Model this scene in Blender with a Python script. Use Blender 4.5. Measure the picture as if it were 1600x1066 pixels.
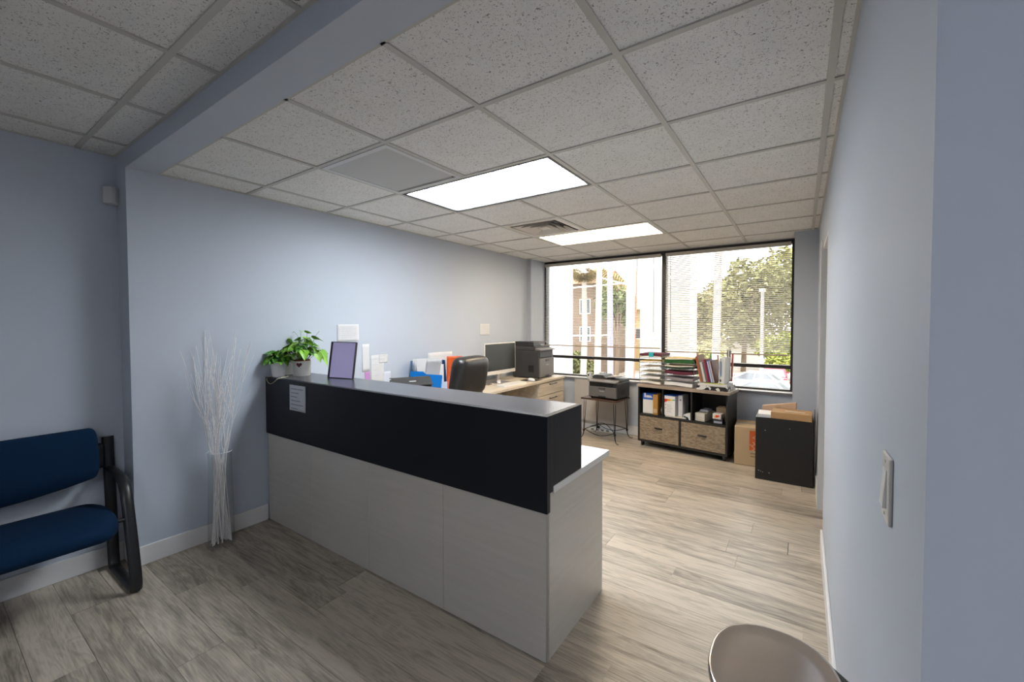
import bpy, bmesh, math, random
from mathutils import Vector, Matrix, noise as mnoise
random.seed(7)
S = bpy.context.scene
for o in list(bpy.data.objects): bpy.data.objects.remove(o)
COL = S.collection
R = math.radians
# ------------------------------------------------------------------ camera
F_PX = 657.7
cam = bpy.data.cameras.new('camera'); cam.sensor_fit = 'HORIZONTAL'; cam.sensor_width = 36.0
cam.lens = 36.0 * F_PX / 1600.0; cam.shift_y = -8.54 / 1600.0; cam.clip_start = .02; cam.clip_end = 400
camo = bpy.data.objects.new('camera', cam); COL.objects.link(camo)
cr, cu, cf = Vector((.82371831, .56699575, -.00199)), Vector((-.01394648, .02376984, .99962)), Vector((-.5668277, .82337768, -.02748725))
camo.matrix_world = Matrix(((cr.x, cu.x, -cf.x, 0), (cr.y, cu.y, -cf.y, 0), (cr.z, cu.z, -cf.z, 1.45), (0, 0, 0, 1)))
S.camera = camo
# ------------------------------------------------------------------ world, sun, exposure
W = bpy.data.worlds.new('world'); S.world = W; W.use_nodes = True
bg = W.node_tree.nodes['Background']; bg.inputs[0].default_value = (1.0, .97, .93, 1); bg.inputs[1].default_value = 2.1
sun = bpy.data.lights.new('sun', 'SUN'); sun.energy = 2.4; sun.angle = R(1.0); sun.color = (1, .95, .86)
suno = bpy.data.objects.new('sun', sun); COL.objects.link(suno); suno.rotation_euler = (R(20), 0, R(-25)); suno.location = (0, 0, 30)
por = bpy.data.lights.new('window_portal', 'AREA'); por.shape = 'RECTANGLE'; por.size = 3.2; por.size_y = 1.7; por.cycles.is_portal = True
poro = bpy.data.objects.new('window_portal', por); COL.objects.link(poro); poro.location = (-1.64, 5.66, 1.52); poro.rotation_euler = (R(-90), 0, 0)
S.view_settings.view_transform = 'Standard'; S.view_settings.look = 'None'; S.view_settings.gamma = 1.0
S.view_settings.use_curve_mapping = False; S.view_settings.exposure = 1.3
LENS1, LENS2, LENS3 = 13.0, 9.0, 7.6          # radiance of the three ceiling fixtures' lenses
# ------------------------------------------------------------------ materials
def srgb(r, g, b):
    f = lambda c: (c / 255 / 12.92) if c <= 10 else ((c / 255 + .055) / 1.055) ** 2.4
    return (f(r), f(g), f(b), 1)
class NT:
    def __init__(s, m): s.t = m.node_tree; s.n = s.t.nodes
    def add(s, typ, **kw):
        n = s.n.new(typ)
        for k, v in kw.items(): setattr(n, k, v)
        return n
    def link(s, a, b): s.t.links.new(a, b)
MATS = {}
def mat(name, col, rough=.5, metal=0.0, var=0.0, vscale=8.0, bump=0.0, bscale=60.0, coat=0.0, spec=.5, trans=0.0):
    if name in MATS: return MATS[name]
    m = bpy.data.materials.new(name); m.use_nodes = True; n = NT(m); b = n.n['Principled BSDF']
    b.inputs['Base Color'].default_value = col; b.inputs['Roughness'].default_value = rough; b.inputs['Metallic'].default_value = metal
    b.inputs['Specular IOR Level'].default_value = spec
    if coat: b.inputs['Coat Weight'].default_value = coat; b.inputs['Coat Roughness'].default_value = .06
    if trans: b.inputs['Transmission Weight'].default_value = trans
    if var or bump:
        tc = n.add('ShaderNodeTexCoord')
        nz = n.add('ShaderNodeTexNoise'); nz.inputs['Scale'].default_value = vscale; nz.inputs['Detail'].default_value = 4
        n.link(tc.outputs['Object'], nz.inputs['Vector'])
        if var:
            mx = n.add('ShaderNodeMix', data_type='RGBA')
            mx.inputs['A'].default_value = tuple(c * (1 - var) for c in col[:3]) + (1,); mx.inputs['B'].default_value = tuple(min(1, c * (1 + var)) for c in col[:3]) + (1,)
            n.link(nz.outputs['Fac'], mx.inputs['Factor']); n.link(mx.outputs['Result'], b.inputs['Base Color'])
        if bump:
            n2 = n.add('ShaderNodeTexNoise'); n2.inputs['Scale'].default_value = bscale; n2.inputs['Detail'].default_value = 3
            n.link(tc.outputs['Object'], n2.inputs['Vector'])
            bp = n.add('ShaderNodeBump'); bp.inputs['Strength'].default_value = bump; bp.inputs['Distance'].default_value = .004
            n.link(n2.outputs['Fac'], bp.inputs['Height']); n.link(bp.outputs['Normal'], b.inputs['Normal'])
    MATS[name] = m; return m
def emis(name, col, strength):
    if name in MATS: return MATS[name]
    m = bpy.data.materials.new(name); m.use_nodes = True; b = m.node_tree.nodes['Principled BSDF']
    b.inputs['Base Color'].default_value = (.8, .8, .8, 1); b.inputs['Emission Color'].default_value = col; b.inputs['Emission Strength'].default_value = strength
    MATS[name] = m; return m
def glass_mat(name, tint=(1, 1, 1, 1), gloss=.08):
    if name in MATS: return MATS[name]
    m = bpy.data.materials.new(name); m.use_nodes = True; n = NT(m); n.n.remove(n.n['Principled BSDF'])
    out = n.n['Material Output']; tr = n.add('ShaderNodeBsdfTransparent'); gl = n.add('ShaderNodeBsdfGlossy'); mx = n.add('ShaderNodeMixShader'); fr = n.add('ShaderNodeFresnel')
    fr.inputs['IOR'].default_value = 1.0 + gloss * 5
    tr.inputs['Color'].default_value = tint; gl.inputs['Roughness'].default_value = .02
    n.link(fr.outputs[0], mx.inputs[0]); n.link(tr.outputs[0], mx.inputs[1]); n.link(gl.outputs[0], mx.inputs[2]); n.link(mx.outputs[0], out.inputs[0])
    MATS[name] = m; return m
def plank_mat():
    m = bpy.data.materials.new('vinyl_plank'); m.use_nodes = True; n = NT(m); b = n.n['Principled BSDF']
    tc = n.add('ShaderNodeTexCoord'); oi = n.add('ShaderNodeObjectInfo')
    mul = n.add('ShaderNodeVectorMath', operation='SCALE'); mul.inputs['Scale'].default_value = 37.0
    cmb = n.add('ShaderNodeCombineXYZ'); n.link(oi.outputs['Random'], cmb.inputs[0]); n.link(oi.outputs['Random'], cmb.inputs[1]); n.link(cmb.outputs[0], mul.inputs[0])
    ad = n.add('ShaderNodeVectorMath', operation='ADD'); n.link(tc.outputs['Object'], ad.inputs[0]); n.link(mul.outputs[0], ad.inputs[1])
    mp = n.add('ShaderNodeMapping'); mp.inputs['Scale'].default_value = (1.3, 9.0, 1); n.link(ad.outputs[0], mp.inputs['Vector'])
    n1 = n.add('ShaderNodeTexNoise'); n1.inputs['Scale'].default_value = 1.4; n1.inputs['Detail'].default_value = 5; n1.inputs['Distortion'].default_value = .6; n.link(mp.outputs[0], n1.inputs['Vector'])
    wv = n.add('ShaderNodeMath', operation='MULTIPLY'); wv.inputs[1].default_value = 52; n.link(n1.outputs['Fac'], wv.inputs[0])
    sn = n.add('ShaderNodeMath', operation='SINE'); n.link(wv.outputs[0], sn.inputs[0])
    mp2 = n.add('ShaderNodeMapping'); mp2.inputs['Scale'].default_value = (4, 90.0, 1); n.link(ad.outputs[0], mp2.inputs['Vector'])
    n2 = n.add('ShaderNodeTexNoise'); n2.inputs['Scale'].default_value = 1.5; n2.inputs['Detail'].default_value = 6; n.link(mp2.outputs[0], n2.inputs['Vector'])
    s1 = n.add('ShaderNodeMath', operation='MULTIPLY'); s1.inputs[1].default_value = .06; n.link(sn.outputs[0], s1.inputs[0])
    a1 = n.add('ShaderNodeMath', operation='MULTIPLY_ADD'); n.link(n2.outputs['Fac'], a1.inputs[0]); a1.inputs[1].default_value = .6; a0_ = n.add('ShaderNodeMath', operation='ADD'); a0_.inputs[1].default_value = .2; n.link(s1.outputs[0], a0_.inputs[0]); n.link(a0_.outputs[0], a1.inputs[2])
    s3 = n.add('ShaderNodeMath', operation='MULTIPLY_ADD'); s3.inputs[1].default_value = .26; s3.inputs[2].default_value = -.13; n.link(oi.outputs['Random'], s3.inputs[0])
    a2 = n.add('ShaderNodeMath', operation='ADD'); n.link(a1.outputs[0], a2.inputs[0]); n.link(s3.outputs[0], a2.inputs[1])
    n4 = n.add('ShaderNodeTexNoise'); n4.inputs['Scale'].default_value = 2.2; n4.inputs['Detail'].default_value = 3; n.link(mp.outputs[0], n4.inputs['Vector'])
    s4 = n.add('ShaderNodeMath', operation='MULTIPLY_ADD'); s4.inputs[1].default_value = .7; n.link(n4.outputs['Fac'], s4.inputs[0]); n.link(a2.outputs[0], s4.inputs[2])
    cr_ = n.add('ShaderNodeValToRGB'); e = cr_.color_ramp.elements
    e[0].position = .52; e[0].color = srgb(114, 106, 95); e[1].position = 1.0; e[1].color = srgb(193, 181, 164)
    x = e.new(.76); x.color = srgb(161, 150, 135)
    n.link(s4.outputs[0], cr_.inputs[0]); n.link(cr_.outputs[0], b.inputs['Base Color'])
    b.inputs['Roughness'].default_value = .36; b.inputs['Specular IOR Level'].default_value = .45
    bp = n.add('ShaderNodeBump'); bp.inputs['Strength'].default_value = .12; bp.inputs['Distance'].default_value = .002; n.link(n2.outputs['Fac'], bp.inputs['Height']); n.link(bp.outputs['Normal'], b.inputs['Normal'])
    return m
def tile_mat():
    m = bpy.data.materials.new('mineral_ceiling_tile'); m.use_nodes = True; n = NT(m); b = n.n['Principled BSDF']
    tc = n.add('ShaderNodeTexCoord'); oi = n.add('ShaderNodeObjectInfo')
    cmb = n.add('ShaderNodeCombineXYZ'); n.link(oi.outputs['Random'], cmb.inputs[0]); n.link(oi.outputs['Random'], cmb.inputs[1])
    mul = n.add('ShaderNodeVectorMath', operation='SCALE'); mul.inputs['Scale'].default_value = 53.0; n.link(cmb.outputs[0], mul.inputs[0])
    ad = n.add('ShaderNodeVectorMath', operation='ADD'); n.link(tc.outputs['Object'], ad.inputs[0]); n.link(mul.outputs[0], ad.inputs[1])
    n1 = n.add('ShaderNodeTexNoise'); n1.inputs['Scale'].default_value = 120; n1.inputs['Detail'].default_value = 2.5; n1.inputs['Distortion'].default_value = 1.6; n.link(ad.outputs[0], n1.inputs['Vector'])
    r1 = n.add('ShaderNodeValToRGB'); e = r1.color_ramp.elements; e[0].position = .33; e[0].color = (.24, .23, .22, 1); e[1].position = .40; e[1].color = (.86, .85, .83, 1)
    n.link(n1.outputs['Fac'], r1.inputs[0])
    n2 = n.add('ShaderNodeTexNoise'); n2.inputs['Scale'].default_value = 7; n.link(ad.outputs[0], n2.inputs['Vector'])
    mx = n.add('ShaderNodeMix', data_type='RGBA', blend_type='MULTIPLY'); mx.inputs['Factor'].default_value = .12
    n.link(r1.outputs[0], mx.inputs['A']); n.link(n2.outputs['Fac'], mx.inputs['B']); n.link(mx.outputs['Result'], b.inputs['Base Color'])
    b.inputs['Roughness'].default_value = .95; b.inputs['Specular IOR Level'].default_value = .1
    bp = n.add('ShaderNodeBump'); bp.inputs['Strength'].default_value = .5; bp.inputs['Distance'].default_value = .003; n.link(n1.outputs['Fac'], bp.inputs['Height']); n.link(bp.outputs['Normal'], b.inputs['Normal'])
    return m
def grain_mat(name, c0, c1, scale=(3, 60, 60), rough=.45, coat=0, spec=.5):
    if name in MATS: return MATS[name]
    m = bpy.data.materials.new(name); m.use_nodes = True; n = NT(m); b = n.n['Principled BSDF']
    tc = n.add('ShaderNodeTexCoord'); mp = n.add('ShaderNodeMapping'); mp.inputs['Scale'].default_value = scale; n.link(tc.outputs['Object'], mp.inputs['Vector'])
    n1 = n.add('ShaderNodeTexNoise'); n1.inputs['Scale'].default_value = 1; n1.inputs['Detail'].default_value = 5; n.link(mp.outputs[0], n1.inputs['Vector'])
    r1 = n.add('ShaderNodeValToRGB'); e = r1.color_ramp.elements; e[0].position = .3; e[0].color = c0; e[1].position = .7; e[1].color = c1
    n.link(n1.outputs['Fac'], r1.inputs[0]); n.link(r1.outputs[0], b.inputs['Base Color']); b.inputs['Roughness'].default_value = rough; b.inputs['Specular IOR Level'].default_value = spec
    if coat: b.inputs['Coat Weight'].default_value = coat; b.inputs['Coat Roughness'].default_value = .05
    MATS[name] = m; return m
M_wall = mat('blue_grey_paint', (.50, .545, .62, 1), .62, var=.03, vscale=1.5, bump=.05, bscale=140, spec=.3)
M_trim = mat('white_trim_paint', (.72, .71, .70, 1), .4, var=.02)
M_plank = plank_mat(); M_tile = tile_mat()
M_sub = mat('dark_subfloor', (.05, .048, .045, 1), .9)
M_tee = mat('ceiling_grid_steel', (.52, .51, .48, 1), .5)
M_slab = mat('plenum_slab', (.03, .03, .03, 1), .9)
M_blackm = mat('black_metal', (.012, .012, .013, 1), .35)
M_frame = mat('dark_bronze_frame', (.022, .02, .02, 1), .4)
M_white = mat('white_plastic', (.78, .78, .76, 1), .4)
M_offw = mat('offwhite_plastic', (.66, .64, .6, 1), .45)
M_black = mat('black_plastic', (.014, .014, .015, 1), .42)
M_dgrey = mat('dark_grey_plastic', (.045, .043, .043, 1), .45, var=.1, vscale=4)
M_grey = mat('grey_plastic', (.16, .15, .15, 1), .45)
M_paper = mat('white_paper', (.66, .66, .66, 1), .8, var=.03, vscale=10)
M_ink = mat('grey_ink', (.25, .26, .3, 1), .8)
M_lam = grain_mat('greige_gloss_laminate', (.55, .52, .47, 1), (.585, .555, .505, 1), (2.5, 2.5, 45), .16, .4)
M_navy = mat('navy_black_laminate', (.006, .008, .014, 1), .5, var=.15, vscale=3, spec=.3)
M_navytop = mat('navy_black_top', (.055, .058, .072, 1), .24, var=.12, vscale=3, spec=.75)
M_wtop = mat('white_worktop', (.74, .73, .7, 1), .25)
M_oak = grain_mat('pale_oak_laminate', (.50, .42, .32, 1), (.68, .60, .49, 1), (30, 2.2, 30), .4)
M_oakg = grain_mat('grey_oak_top', (.22, .17, .13, 1), (.42, .34, .27, 1), (3, 40, 40), .45)
M_card = mat('brown_cardboard', (.38, .25, .14, 1), .85, var=.08, vscale=5)
M_cardl = mat('kraft_cardboard', (.52, .37, .22, 1), .85, var=.08, vscale=5)
M_leather = mat('black_leather', (.022, .019, .018, 1), .33, bump=.15, bscale=250)
M_fabric = mat('navy_fabric', (.004, .021, .055, 1), .92, var=.12, vscale=60, bump=.25, bscale=500, spec=.15)
M_glass = glass_mat('window_glass', (.97, .98, .97, 1), .08)
M_slat = mat('blind_slat', (.74, .72, .68, 1), .5)
M_chrome = mat('brushed_steel', (.60, .55, .52, 1), .2, metal=1.0)
# ------------------------------------------------------------------ mesh builder
class MB:
    def __init__(s): s.v = []; s.f = []; s.sm = []
    def _a(s, vs, fs, smooth=False):
        o = len(s.v); s.v += [tuple(v) for v in vs]; s.f += [tuple(i + o for i in f) for f in fs]; s.sm += [smooth] * len(fs); return s
    def box(s, x0, x1, y0, y1, z0, z1, M=None):
        vs = [Vector(p) for p in ((x0, y0, z0), (x1, y0, z0), (x1, y1, z0), (x0, y1, z0), (x0, y0, z1), (x1, y0, z1), (x1, y1, z1), (x0, y1, z1))]
        if M: vs = [M @ v for v in vs]
        return s._a(vs, [(0, 3, 2, 1), (4, 5, 6, 7), (0, 1, 5, 4), (1, 2, 6, 5), (2, 3, 7, 6), (3, 0, 4, 7)])
    def hexa(s, b, t):
        return s._a(list(b) + list(t), [(0, 3, 2, 1), (4, 5, 6, 7), (0, 1, 5, 4), (1, 2, 6, 5), (2, 3, 7, 6), (3, 0, 4, 7)])
    def prism(s, poly, ax, a, b):
        # poly: 2d list; ax: extrude axis. coords: x->(y,z) y->(x,z) z->(x,y)
        def P(p, q): return (q, p[0], p[1]) if ax == 'x' else ((p[0], q, p[1]) if ax == 'y' else (p[0], p[1], q))
        n = len(poly); vs = [P(p, a) for p in poly] + [P(p, b) for p in poly]
        fs = [tuple(range(n)), tuple(range(2 * n - 1, n - 1, -1))] + [(i, n + i, n + (i + 1) % n, (i + 1) % n) for i in range(n)]
        return s._a(vs, fs)
    def tube(s, pts, r, n=8, ry=None, caps=True, up=None):
        # r float or list; ry: second radius for flat tubes, up: fixed side vector for the ry axis
        pts = [Vector(p) for p in pts]; m = len(pts); rs = r if isinstance(r, (list, tuple)) else [r] * m
        vs = []; prev = None
        for i in range(m):
            t = (pts[min(i + 1, m - 1)] - pts[max(i - 1, 0)]).normalized()
            if up is not None: a = Vector(up)
            elif prev is None: a = Vector((0, 0, 1)) if abs(t.z) < .9 else Vector((1, 0, 0))
            else: a = prev
            a = (a - t * a.dot(t)).normalized(); prev = a; c = t.cross(a)
            for k in range(n):
                an = 2 * math.pi * k / n; q = (ry if ry else rs[i])
                vs.append(pts[i] + a * (math.cos(an) * q) + c * (math.sin(an) * rs[i]))
        fs = [(i * n + k, i * n + (k + 1) % n, (i + 1) * n + (k + 1) % n, (i + 1) * n + k) for i in range(m - 1) for k in range(n)]
        if caps: fs += [tuple(range(n - 1, -1, -1)), tuple((m - 1) * n + k for k in range(n))]
        return s._a(vs, fs, True)
    def lathe(s, prof, c=(0, 0, 0), n=24, sx=1, sy=1):
        vs = []; m = len(prof)
        for (r, z) in prof:
            for k in range(n):
                a = 2 * math.pi * k / n; vs.append((c[0] + sx * r * math.cos(a), c[1] + sy * r * math.sin(a), c[2] + z))
        fs = [(i * n + k, i * n + (k + 1) % n, (i + 1) * n + (k + 1) % n, (i + 1) * n + k) for i in range(m - 1) for k in range(n)]
        fs += [tuple(range(n - 1, -1, -1)), tuple((m - 1) * n + k for k in range(n))]
        return s._a(vs, fs, True)
    def grid(s, fn, nu, nv, smooth=True):
        vs = [fn(i / nu, j / nv) for j in range(nv + 1) for i in range(nu + 1)]
        fs = [(j * (nu + 1) + i, j * (nu + 1) + i + 1, (j + 1) * (nu + 1) + i + 1, (j + 1) * (nu + 1) + i) for j in range(nv) for i in range(nu)]
        return s._a(vs, fs, smooth)
    def mesh(s, name):
        me = bpy.data.meshes.new(name); me.from_pydata(s.v, [], s.f)
        me.polygons.foreach_set('use_smooth', s.sm); me.update()
        bm = bmesh.new(); bm.from_mesh(me); bmesh.ops.recalc_face_normals(bm, faces=bm.faces); bm.to_mesh(me); bm.free()
        return me
def place(name, me, material, parent=None, bevel=0, seg=2, sub=0, loc=None, rot=None, sharp=40, solid=0):
    if material and not me.materials: me.materials.append(material)
    o = bpy.data.objects.new(name, me); COL.objects.link(o); o.parent = parent
    if loc: o.location = loc
    if rot: o.rotation_euler = rot
    if solid:
        md = o.modifiers.new('solid', 'SOLIDIFY'); md.thickness = solid; md.offset = 0
    if bevel:
        md = o.modifiers.new('bevel', 'BEVEL'); md.width = bevel; md.segments = seg; md.limit_method = 'ANGLE'; md.angle_limit = R(40)
    if sub:
        md = o.modifiers.new('sub', 'SUBSURF'); md.levels = sub; md.render_levels = sub
    return o
def part(name, mb, material, parent=None, **k):
    me = mb.mesh(name)
    if any(mb.sm): me.set_sharp_from_angle(angle=R(k.pop('sharp', 45)))
    return place(name, me, material, parent, **k)
def tag(o, label, cat=None, group=None, kind=None):
    if label: o['label'] = label
    if cat: o['category'] = cat
    if group: o['group'] = group
    if kind: o['kind'] = kind
    return o
def thing(name, label, cat, loc=(0, 0, 0), rz=0, group=None, kind=None):
    o = bpy.data.objects.new(name, None); COL.objects.link(o); o.location = loc; o.rotation_euler = (0, 0, rz); o.empty_display_size = .1
    return tag(o, label, cat, group, kind)
def copy_tree(o, parent=None):
    c = o.copy(); COL.objects.link(c); c.parent = parent
    for ch in list(o.children): copy_tree(ch, c)
    return c
def bx(name, x0, x1, y0, y1, z0, z1, m, parent=None, **k): return part(name, MB().box(x0, x1, y0, y1, z0, z1), m, parent, **k)
def struct(name, mb, m, label, cat='wall', **k):
    return tag(part(name, mb, m, None, **k), label, cat, None, 'structure')
def text_part(name, body, size, m, parent, loc, rot, depth=.0006, align='CENTER'):
    cu_ = bpy.data.curves.new(name, 'FONT'); cu_.body = body; cu_.size = size; cu_.extrude = depth; cu_.align_x = align; cu_.align_y = 'CENTER'; cu_.resolution_u = 2
    t = bpy.data.objects.new(name + '_tmp', cu_); COL.objects.link(t); dg = bpy.context.evaluated_depsgraph_get()
    me = bpy.data.meshes.new_from_object(t.evaluated_get(dg)); bpy.data.objects.remove(t)
    me.materials.clear(); return place(name, me, m, parent, loc=loc, rot=rot)
# ------------------------------------------------------------------ room numbers (metres; camera stands at 0,0)
XL, XLF, XR = -3.26, -3.44, .13        # left wall of office, recessed left wall in front, right wall
YB0, YB1 = .765, .912                  # header beam
YP, YW, YS = 5.13, 5.55, 5.40          # pier faces, window plane, low wall under sill
ZC, ZF = 2.373, 2.466                  # office ceiling, front ceiling
TOP = 2.75; YBACK = -2.4; XRF = 1.6
# floor with planks
fl = struct('floor', MB().box(XLF - .1, XRF + .1, YBACK - .1, YW + .15, -.2, -.008), M_sub, 'grey wood look plank floor of the office and reception', 'floor')
PW, PL = .178, 1.22
def plank_mesh(L, w):
    b = .0006; mb = MB(); z0, z1 = -.008, 0.0
    mb.hexa([(-L / 2, -w / 2, z0), (L / 2, -w / 2, z0), (L / 2, w / 2, z0), (-L / 2, w / 2, z0)],
            [(-L / 2 + b, -w / 2 + b, z1), (L / 2 - b, -w / 2 + b, z1), (L / 2 - b, w / 2 - b, z1), (-L / 2 + b, w / 2 - b, z1)])
    return mb.mesh('plank')
pcache = {}
y = YBACK; row = 0
while y < YW - .01:
    w = min(PW, YW - y); xa = XLF if y < YB0 - .005 else XL; xb = XRF if y < .72 else (1.2 if 3.2 < y < 4.2 else XR)
    x = xa - random.random() * PL
    while x < xb - .01:
        a, b_ = max(x, xa), min(x + PL, xb)
        if b_ - a > .02:
            L = round(b_ - a, 2); L = b_ - a if L < .05 else L
            key = (L, round(w, 3))
            if key not in pcache: pcache[key] = plank_mesh(min(L, b_ - a + .004) - .0004, w - .0004)
            place('plank', pcache[key], M_plank, fl, loc=((a + b_) / 2, y + w / 2, 0))
        x += PL
    y += PW; row += 1
# walls
struct('wall_left', MB().box(XL - .35, XL, YB0, YW + .2, 0, TOP), M_wall, 'pale blue painted wall beside the desk with taped papers')
struct('wall_left_front', MB().box(XLF - .2, XLF, YBACK - .1, YB0, 0, TOP), M_wall, 'recessed pale blue wall behind the navy seat')
struct('wall_back', MB().box(XLF - .2, XRF + .1, YBACK - .12, YBACK, 0, TOP), M_wall, 'pale blue wall closing the reception area behind the viewer')
struct('wall_right_front', MB().box(XRF, XRF + .12, YBACK, .9, 0, TOP), M_wall, 'pale blue side wall of the reception area')
YD0, YD1, ZD = 3.35, 4.04, 2.04
mb = MB(); mb.box(XR, XR + .12, .72, YD0, 0, TOP); mb.box(XR, XR + .12, YD1, YW + .2, 0, TOP); mb.box(XR, XR + .12, YD0, YD1, ZD, TOP)
struct('wall_right', mb, M_wall, 'pale blue right wall with light switch and door opening')
struct('wall_front', MB().box(XR + .12, XRF, .72, .84, 0, TOP), M_wall, 'pale lavender blue wall face standing square to the right wall', 'wall')
mb = MB(); mb.box(XR + .12, 1.3, YD0 - .25, YD0 - .13, 0, TOP); mb.box(XR + .12, 1.3, YD1 + .12, YD1 + .24, 0, TOP); mb.box(1.2, 1.3, YD0 - .25, YD1 + .24, 0, TOP); mb.box(XR + .12, 1.3, YD0 - .25, YD1 + .24, 2.3, 2.4)
struct('wall_closet', mb, M_wall, 'pale blue walls of the small room beyond the door opening')
struct('trim_1', MB().box(XL, XR, YB0, YB1, ZC - .004, TOP), M_wall, 'pale blue header beam between the two ceilings', 'beam')
# window wall: low wall, piers
mb = MB(); mb.box(-3.2, -.07, YS, YW + .14, 0, .675)
struct('wall_window', mb, M_wall, 'low pale grey wall under the office windows')
struct('wall_pier', MB().box(-.07, XR, YP, YW + .14, 0, TOP), M_wall, 'blue grey pier between the window and the right wall')
struct('wall_column', MB().box(XL, -3.2, YP, YW + .14, 0, TOP), M_wall, 'narrow pale blue column between left wall and window')
struct('wall_lintel', MB().box(XL - .1, XR + .1, YW - .03, YW + .16, ZC - .02, TOP), M_frame, 'dark lintel above the windows')
sill = struct('trim_2', MB().box(-3.2, -.07, YS - .02, YW - .02, .675, .70), M_trim, 'white window sill above the low wall', 'sill')
bx('sill_nosing', -3.2, -.07, YS - .028, YS - .02, .672, .70, mat('grey_nosing', (.16, .16, .18, 1), .5), sill)
# baseboards
def baseb(name, x0, x1, y0, y1, label, h=.115): struct(name, MB().box(x0, x1, y0, y1, 0, h), M_trim, label, 'baseboard', bevel=.004)
baseb('baseboard_left', XL, XL + .014, YB0 - .014, 1.52, 'white baseboard on the left wall behind the vase')
baseb('baseboard_left_office', XL, XL + .014, 2.22, YP, 'white baseboard on the left wall under the desk')
baseb('baseboard_left_front', XLF, XLF + .014, YBACK, YB0 - .014, 'white baseboard under the navy seat')
baseb('baseboard_jog', XLF + .014, XL, YB0 - .014, YB0, 'short white baseboard piece on the wall corner')
baseb('baseboard_window', -3.19, -.08, YS - .014, YS, 'white baseboard under the window wall')
baseb('baseboard_right', XR - .014, XR, .72, YD0, 'white baseboard along the right wall beside the trash can')
baseb('baseboard_right_far', XR - .014, XR, YD1 + .07, YP, 'white baseboard behind the black cabinet')
baseb('baseboard_front', XR - .014, XRF, .706, .72, 'white baseboard on the square lavender wall face')
# door opening
d1 = thing('door_1', 'white door frame in the right wall opening', 'door frame', (XR + .06, (YD0 + YD1) / 2, 0), kind='structure')
ox, oy = XR + .06, (YD0 + YD1) / 2
bx('jamb', -.075, .075, YD1 - oy - .022, YD1 - oy, 0, ZD, M_trim, d1); bx('jamb', -.06, .075, YD0 - oy, YD0 - oy + .022, 0, ZD, M_trim, d1)
bx('head_jamb', -.06, .075, YD0 - oy + .022, YD1 - oy - .022, ZD - .022, ZD, M_trim, d1)
bx('casing', -.074, -.06, YD1 - oy, YD1 - oy + .06, 0, ZD + .05, M_trim, d1); bx('door_stop', -.01, .01, YD1 - oy - .035, YD1 - oy - .022, 0, ZD - .022, M_trim, d1)
# ------------------------------------------------------------------ ceilings
T = .6096; GX, GY = -.5332, 1.4144
def ceiling(name, label, x0, x1, y0, y1, z, gx, gy, skip=(), main='y'):
    slab = struct(name, MB().box(x0 - .02, x1 + .02, y0 - .02, y1 + .02, z + .16, z + .26), M_slab, label, 'ceiling')
    cache = {}
    xs = [x0] + [gx + k * T for k in range(-20, 20) if x0 + .03 < gx + k * T < x1 - .03] + [x1]
    ys = [y0] + [gy + k * T for k in range(-20, 20) if y0 + .03 < gy + k * T < y1 - .03] + [y1]
    for i in range(len(xs) - 1):
        for j in range(len(ys) - 1):
            ci, cj = math.floor((xs[i] + xs[i + 1]) / 2 / T - gx / T + 1e-6), math.floor((ys[j] + ys[j + 1]) / 2 / T - gy / T + 1e-6)
            if (ci, cj) in skip: continue
            w, h = xs[i + 1] - xs[i] - .004, ys[j + 1] - ys[j] - .004; k = (round(w, 3), round(h, 3))
            if k not in cache: cache[k] = MB().box(-w / 2, w / 2, -h / 2, h / 2, .003, .018).mesh('ceiling_tile')
            place('ceiling_tile', cache[k], M_tile, slab, loc=((xs[i] + xs[i + 1]) / 2, (ys[j] + ys[j + 1]) / 2, z))
    t = .012
    def tee(nm, a, b, c, d): bx(nm, a, b, c, d, z - .003, z + .003, M_tee, slab)
    for x_ in xs[1:-1]:
        if main == 'y':
            ci = round((x_ - gx) / T); run = ys[0]
            for j in range(len(ys) - 1):
                cj = math.floor((ys[j] + ys[j + 1]) / 2 / T - gy / T + 1e-6)
                if (ci - 1, cj) in skip and (ci, cj) in skip and cj in (1, 4):
                    tee('main_tee', x_ - t, x_ + t, run, ys[j] + t); run = ys[j + 1] - t
            tee('main_tee', x_ - t, x_ + t, run, ys[-1])
        else:
            for j in range(len(ys) - 1): tee('cross_tee', x_ - t, x_ + t, ys[j] + (t if j else 0), ys[j + 1] - t)
    for y_ in ys[1:-1]:
        if main == 'x': tee('main_tee', x0, x1, y_ - t, y_ + t)
        else:
            for i in range(len(xs) - 1):
                c = math.floor((xs[i] + xs[i + 1]) / 2 / T - gx / T + 1e-6); cj = round((y_ - gy) / T)
                tee('cross_tee', xs[i] + (t if i else 0), xs[i + 1] - t, y_ - t, y_ + t)
    tee('wall_angle', x0, x0 + .012, y0, y1); tee('wall_angle', x1 - .012, x1, y0, y1); tee('wall_angle', x0 + .012, x1 - .012, y0, y0 + .012); tee('wall_angle', x0 + .012, x1 - .012, y1 - .012, y1)
    return slab
skip_o = {(-3, 1), (-2, 1), (-3, 4), (-2, 4), (-3, 3), (-3, 0)}
ceiling('ceiling', 'white speckled tile ceiling of the office', XL, XR, YB1, YW - .03, ZC, GX, GY, skip_o)
GXF, GYF = -1.957, .598
ceiling('ceiling.001', 'white speckled tile ceiling of the front reception area', XLF, XRF, YBACK, YB0, ZF, GXF, GYF, {(3, -4), (4, -4)}, 'x')
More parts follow.
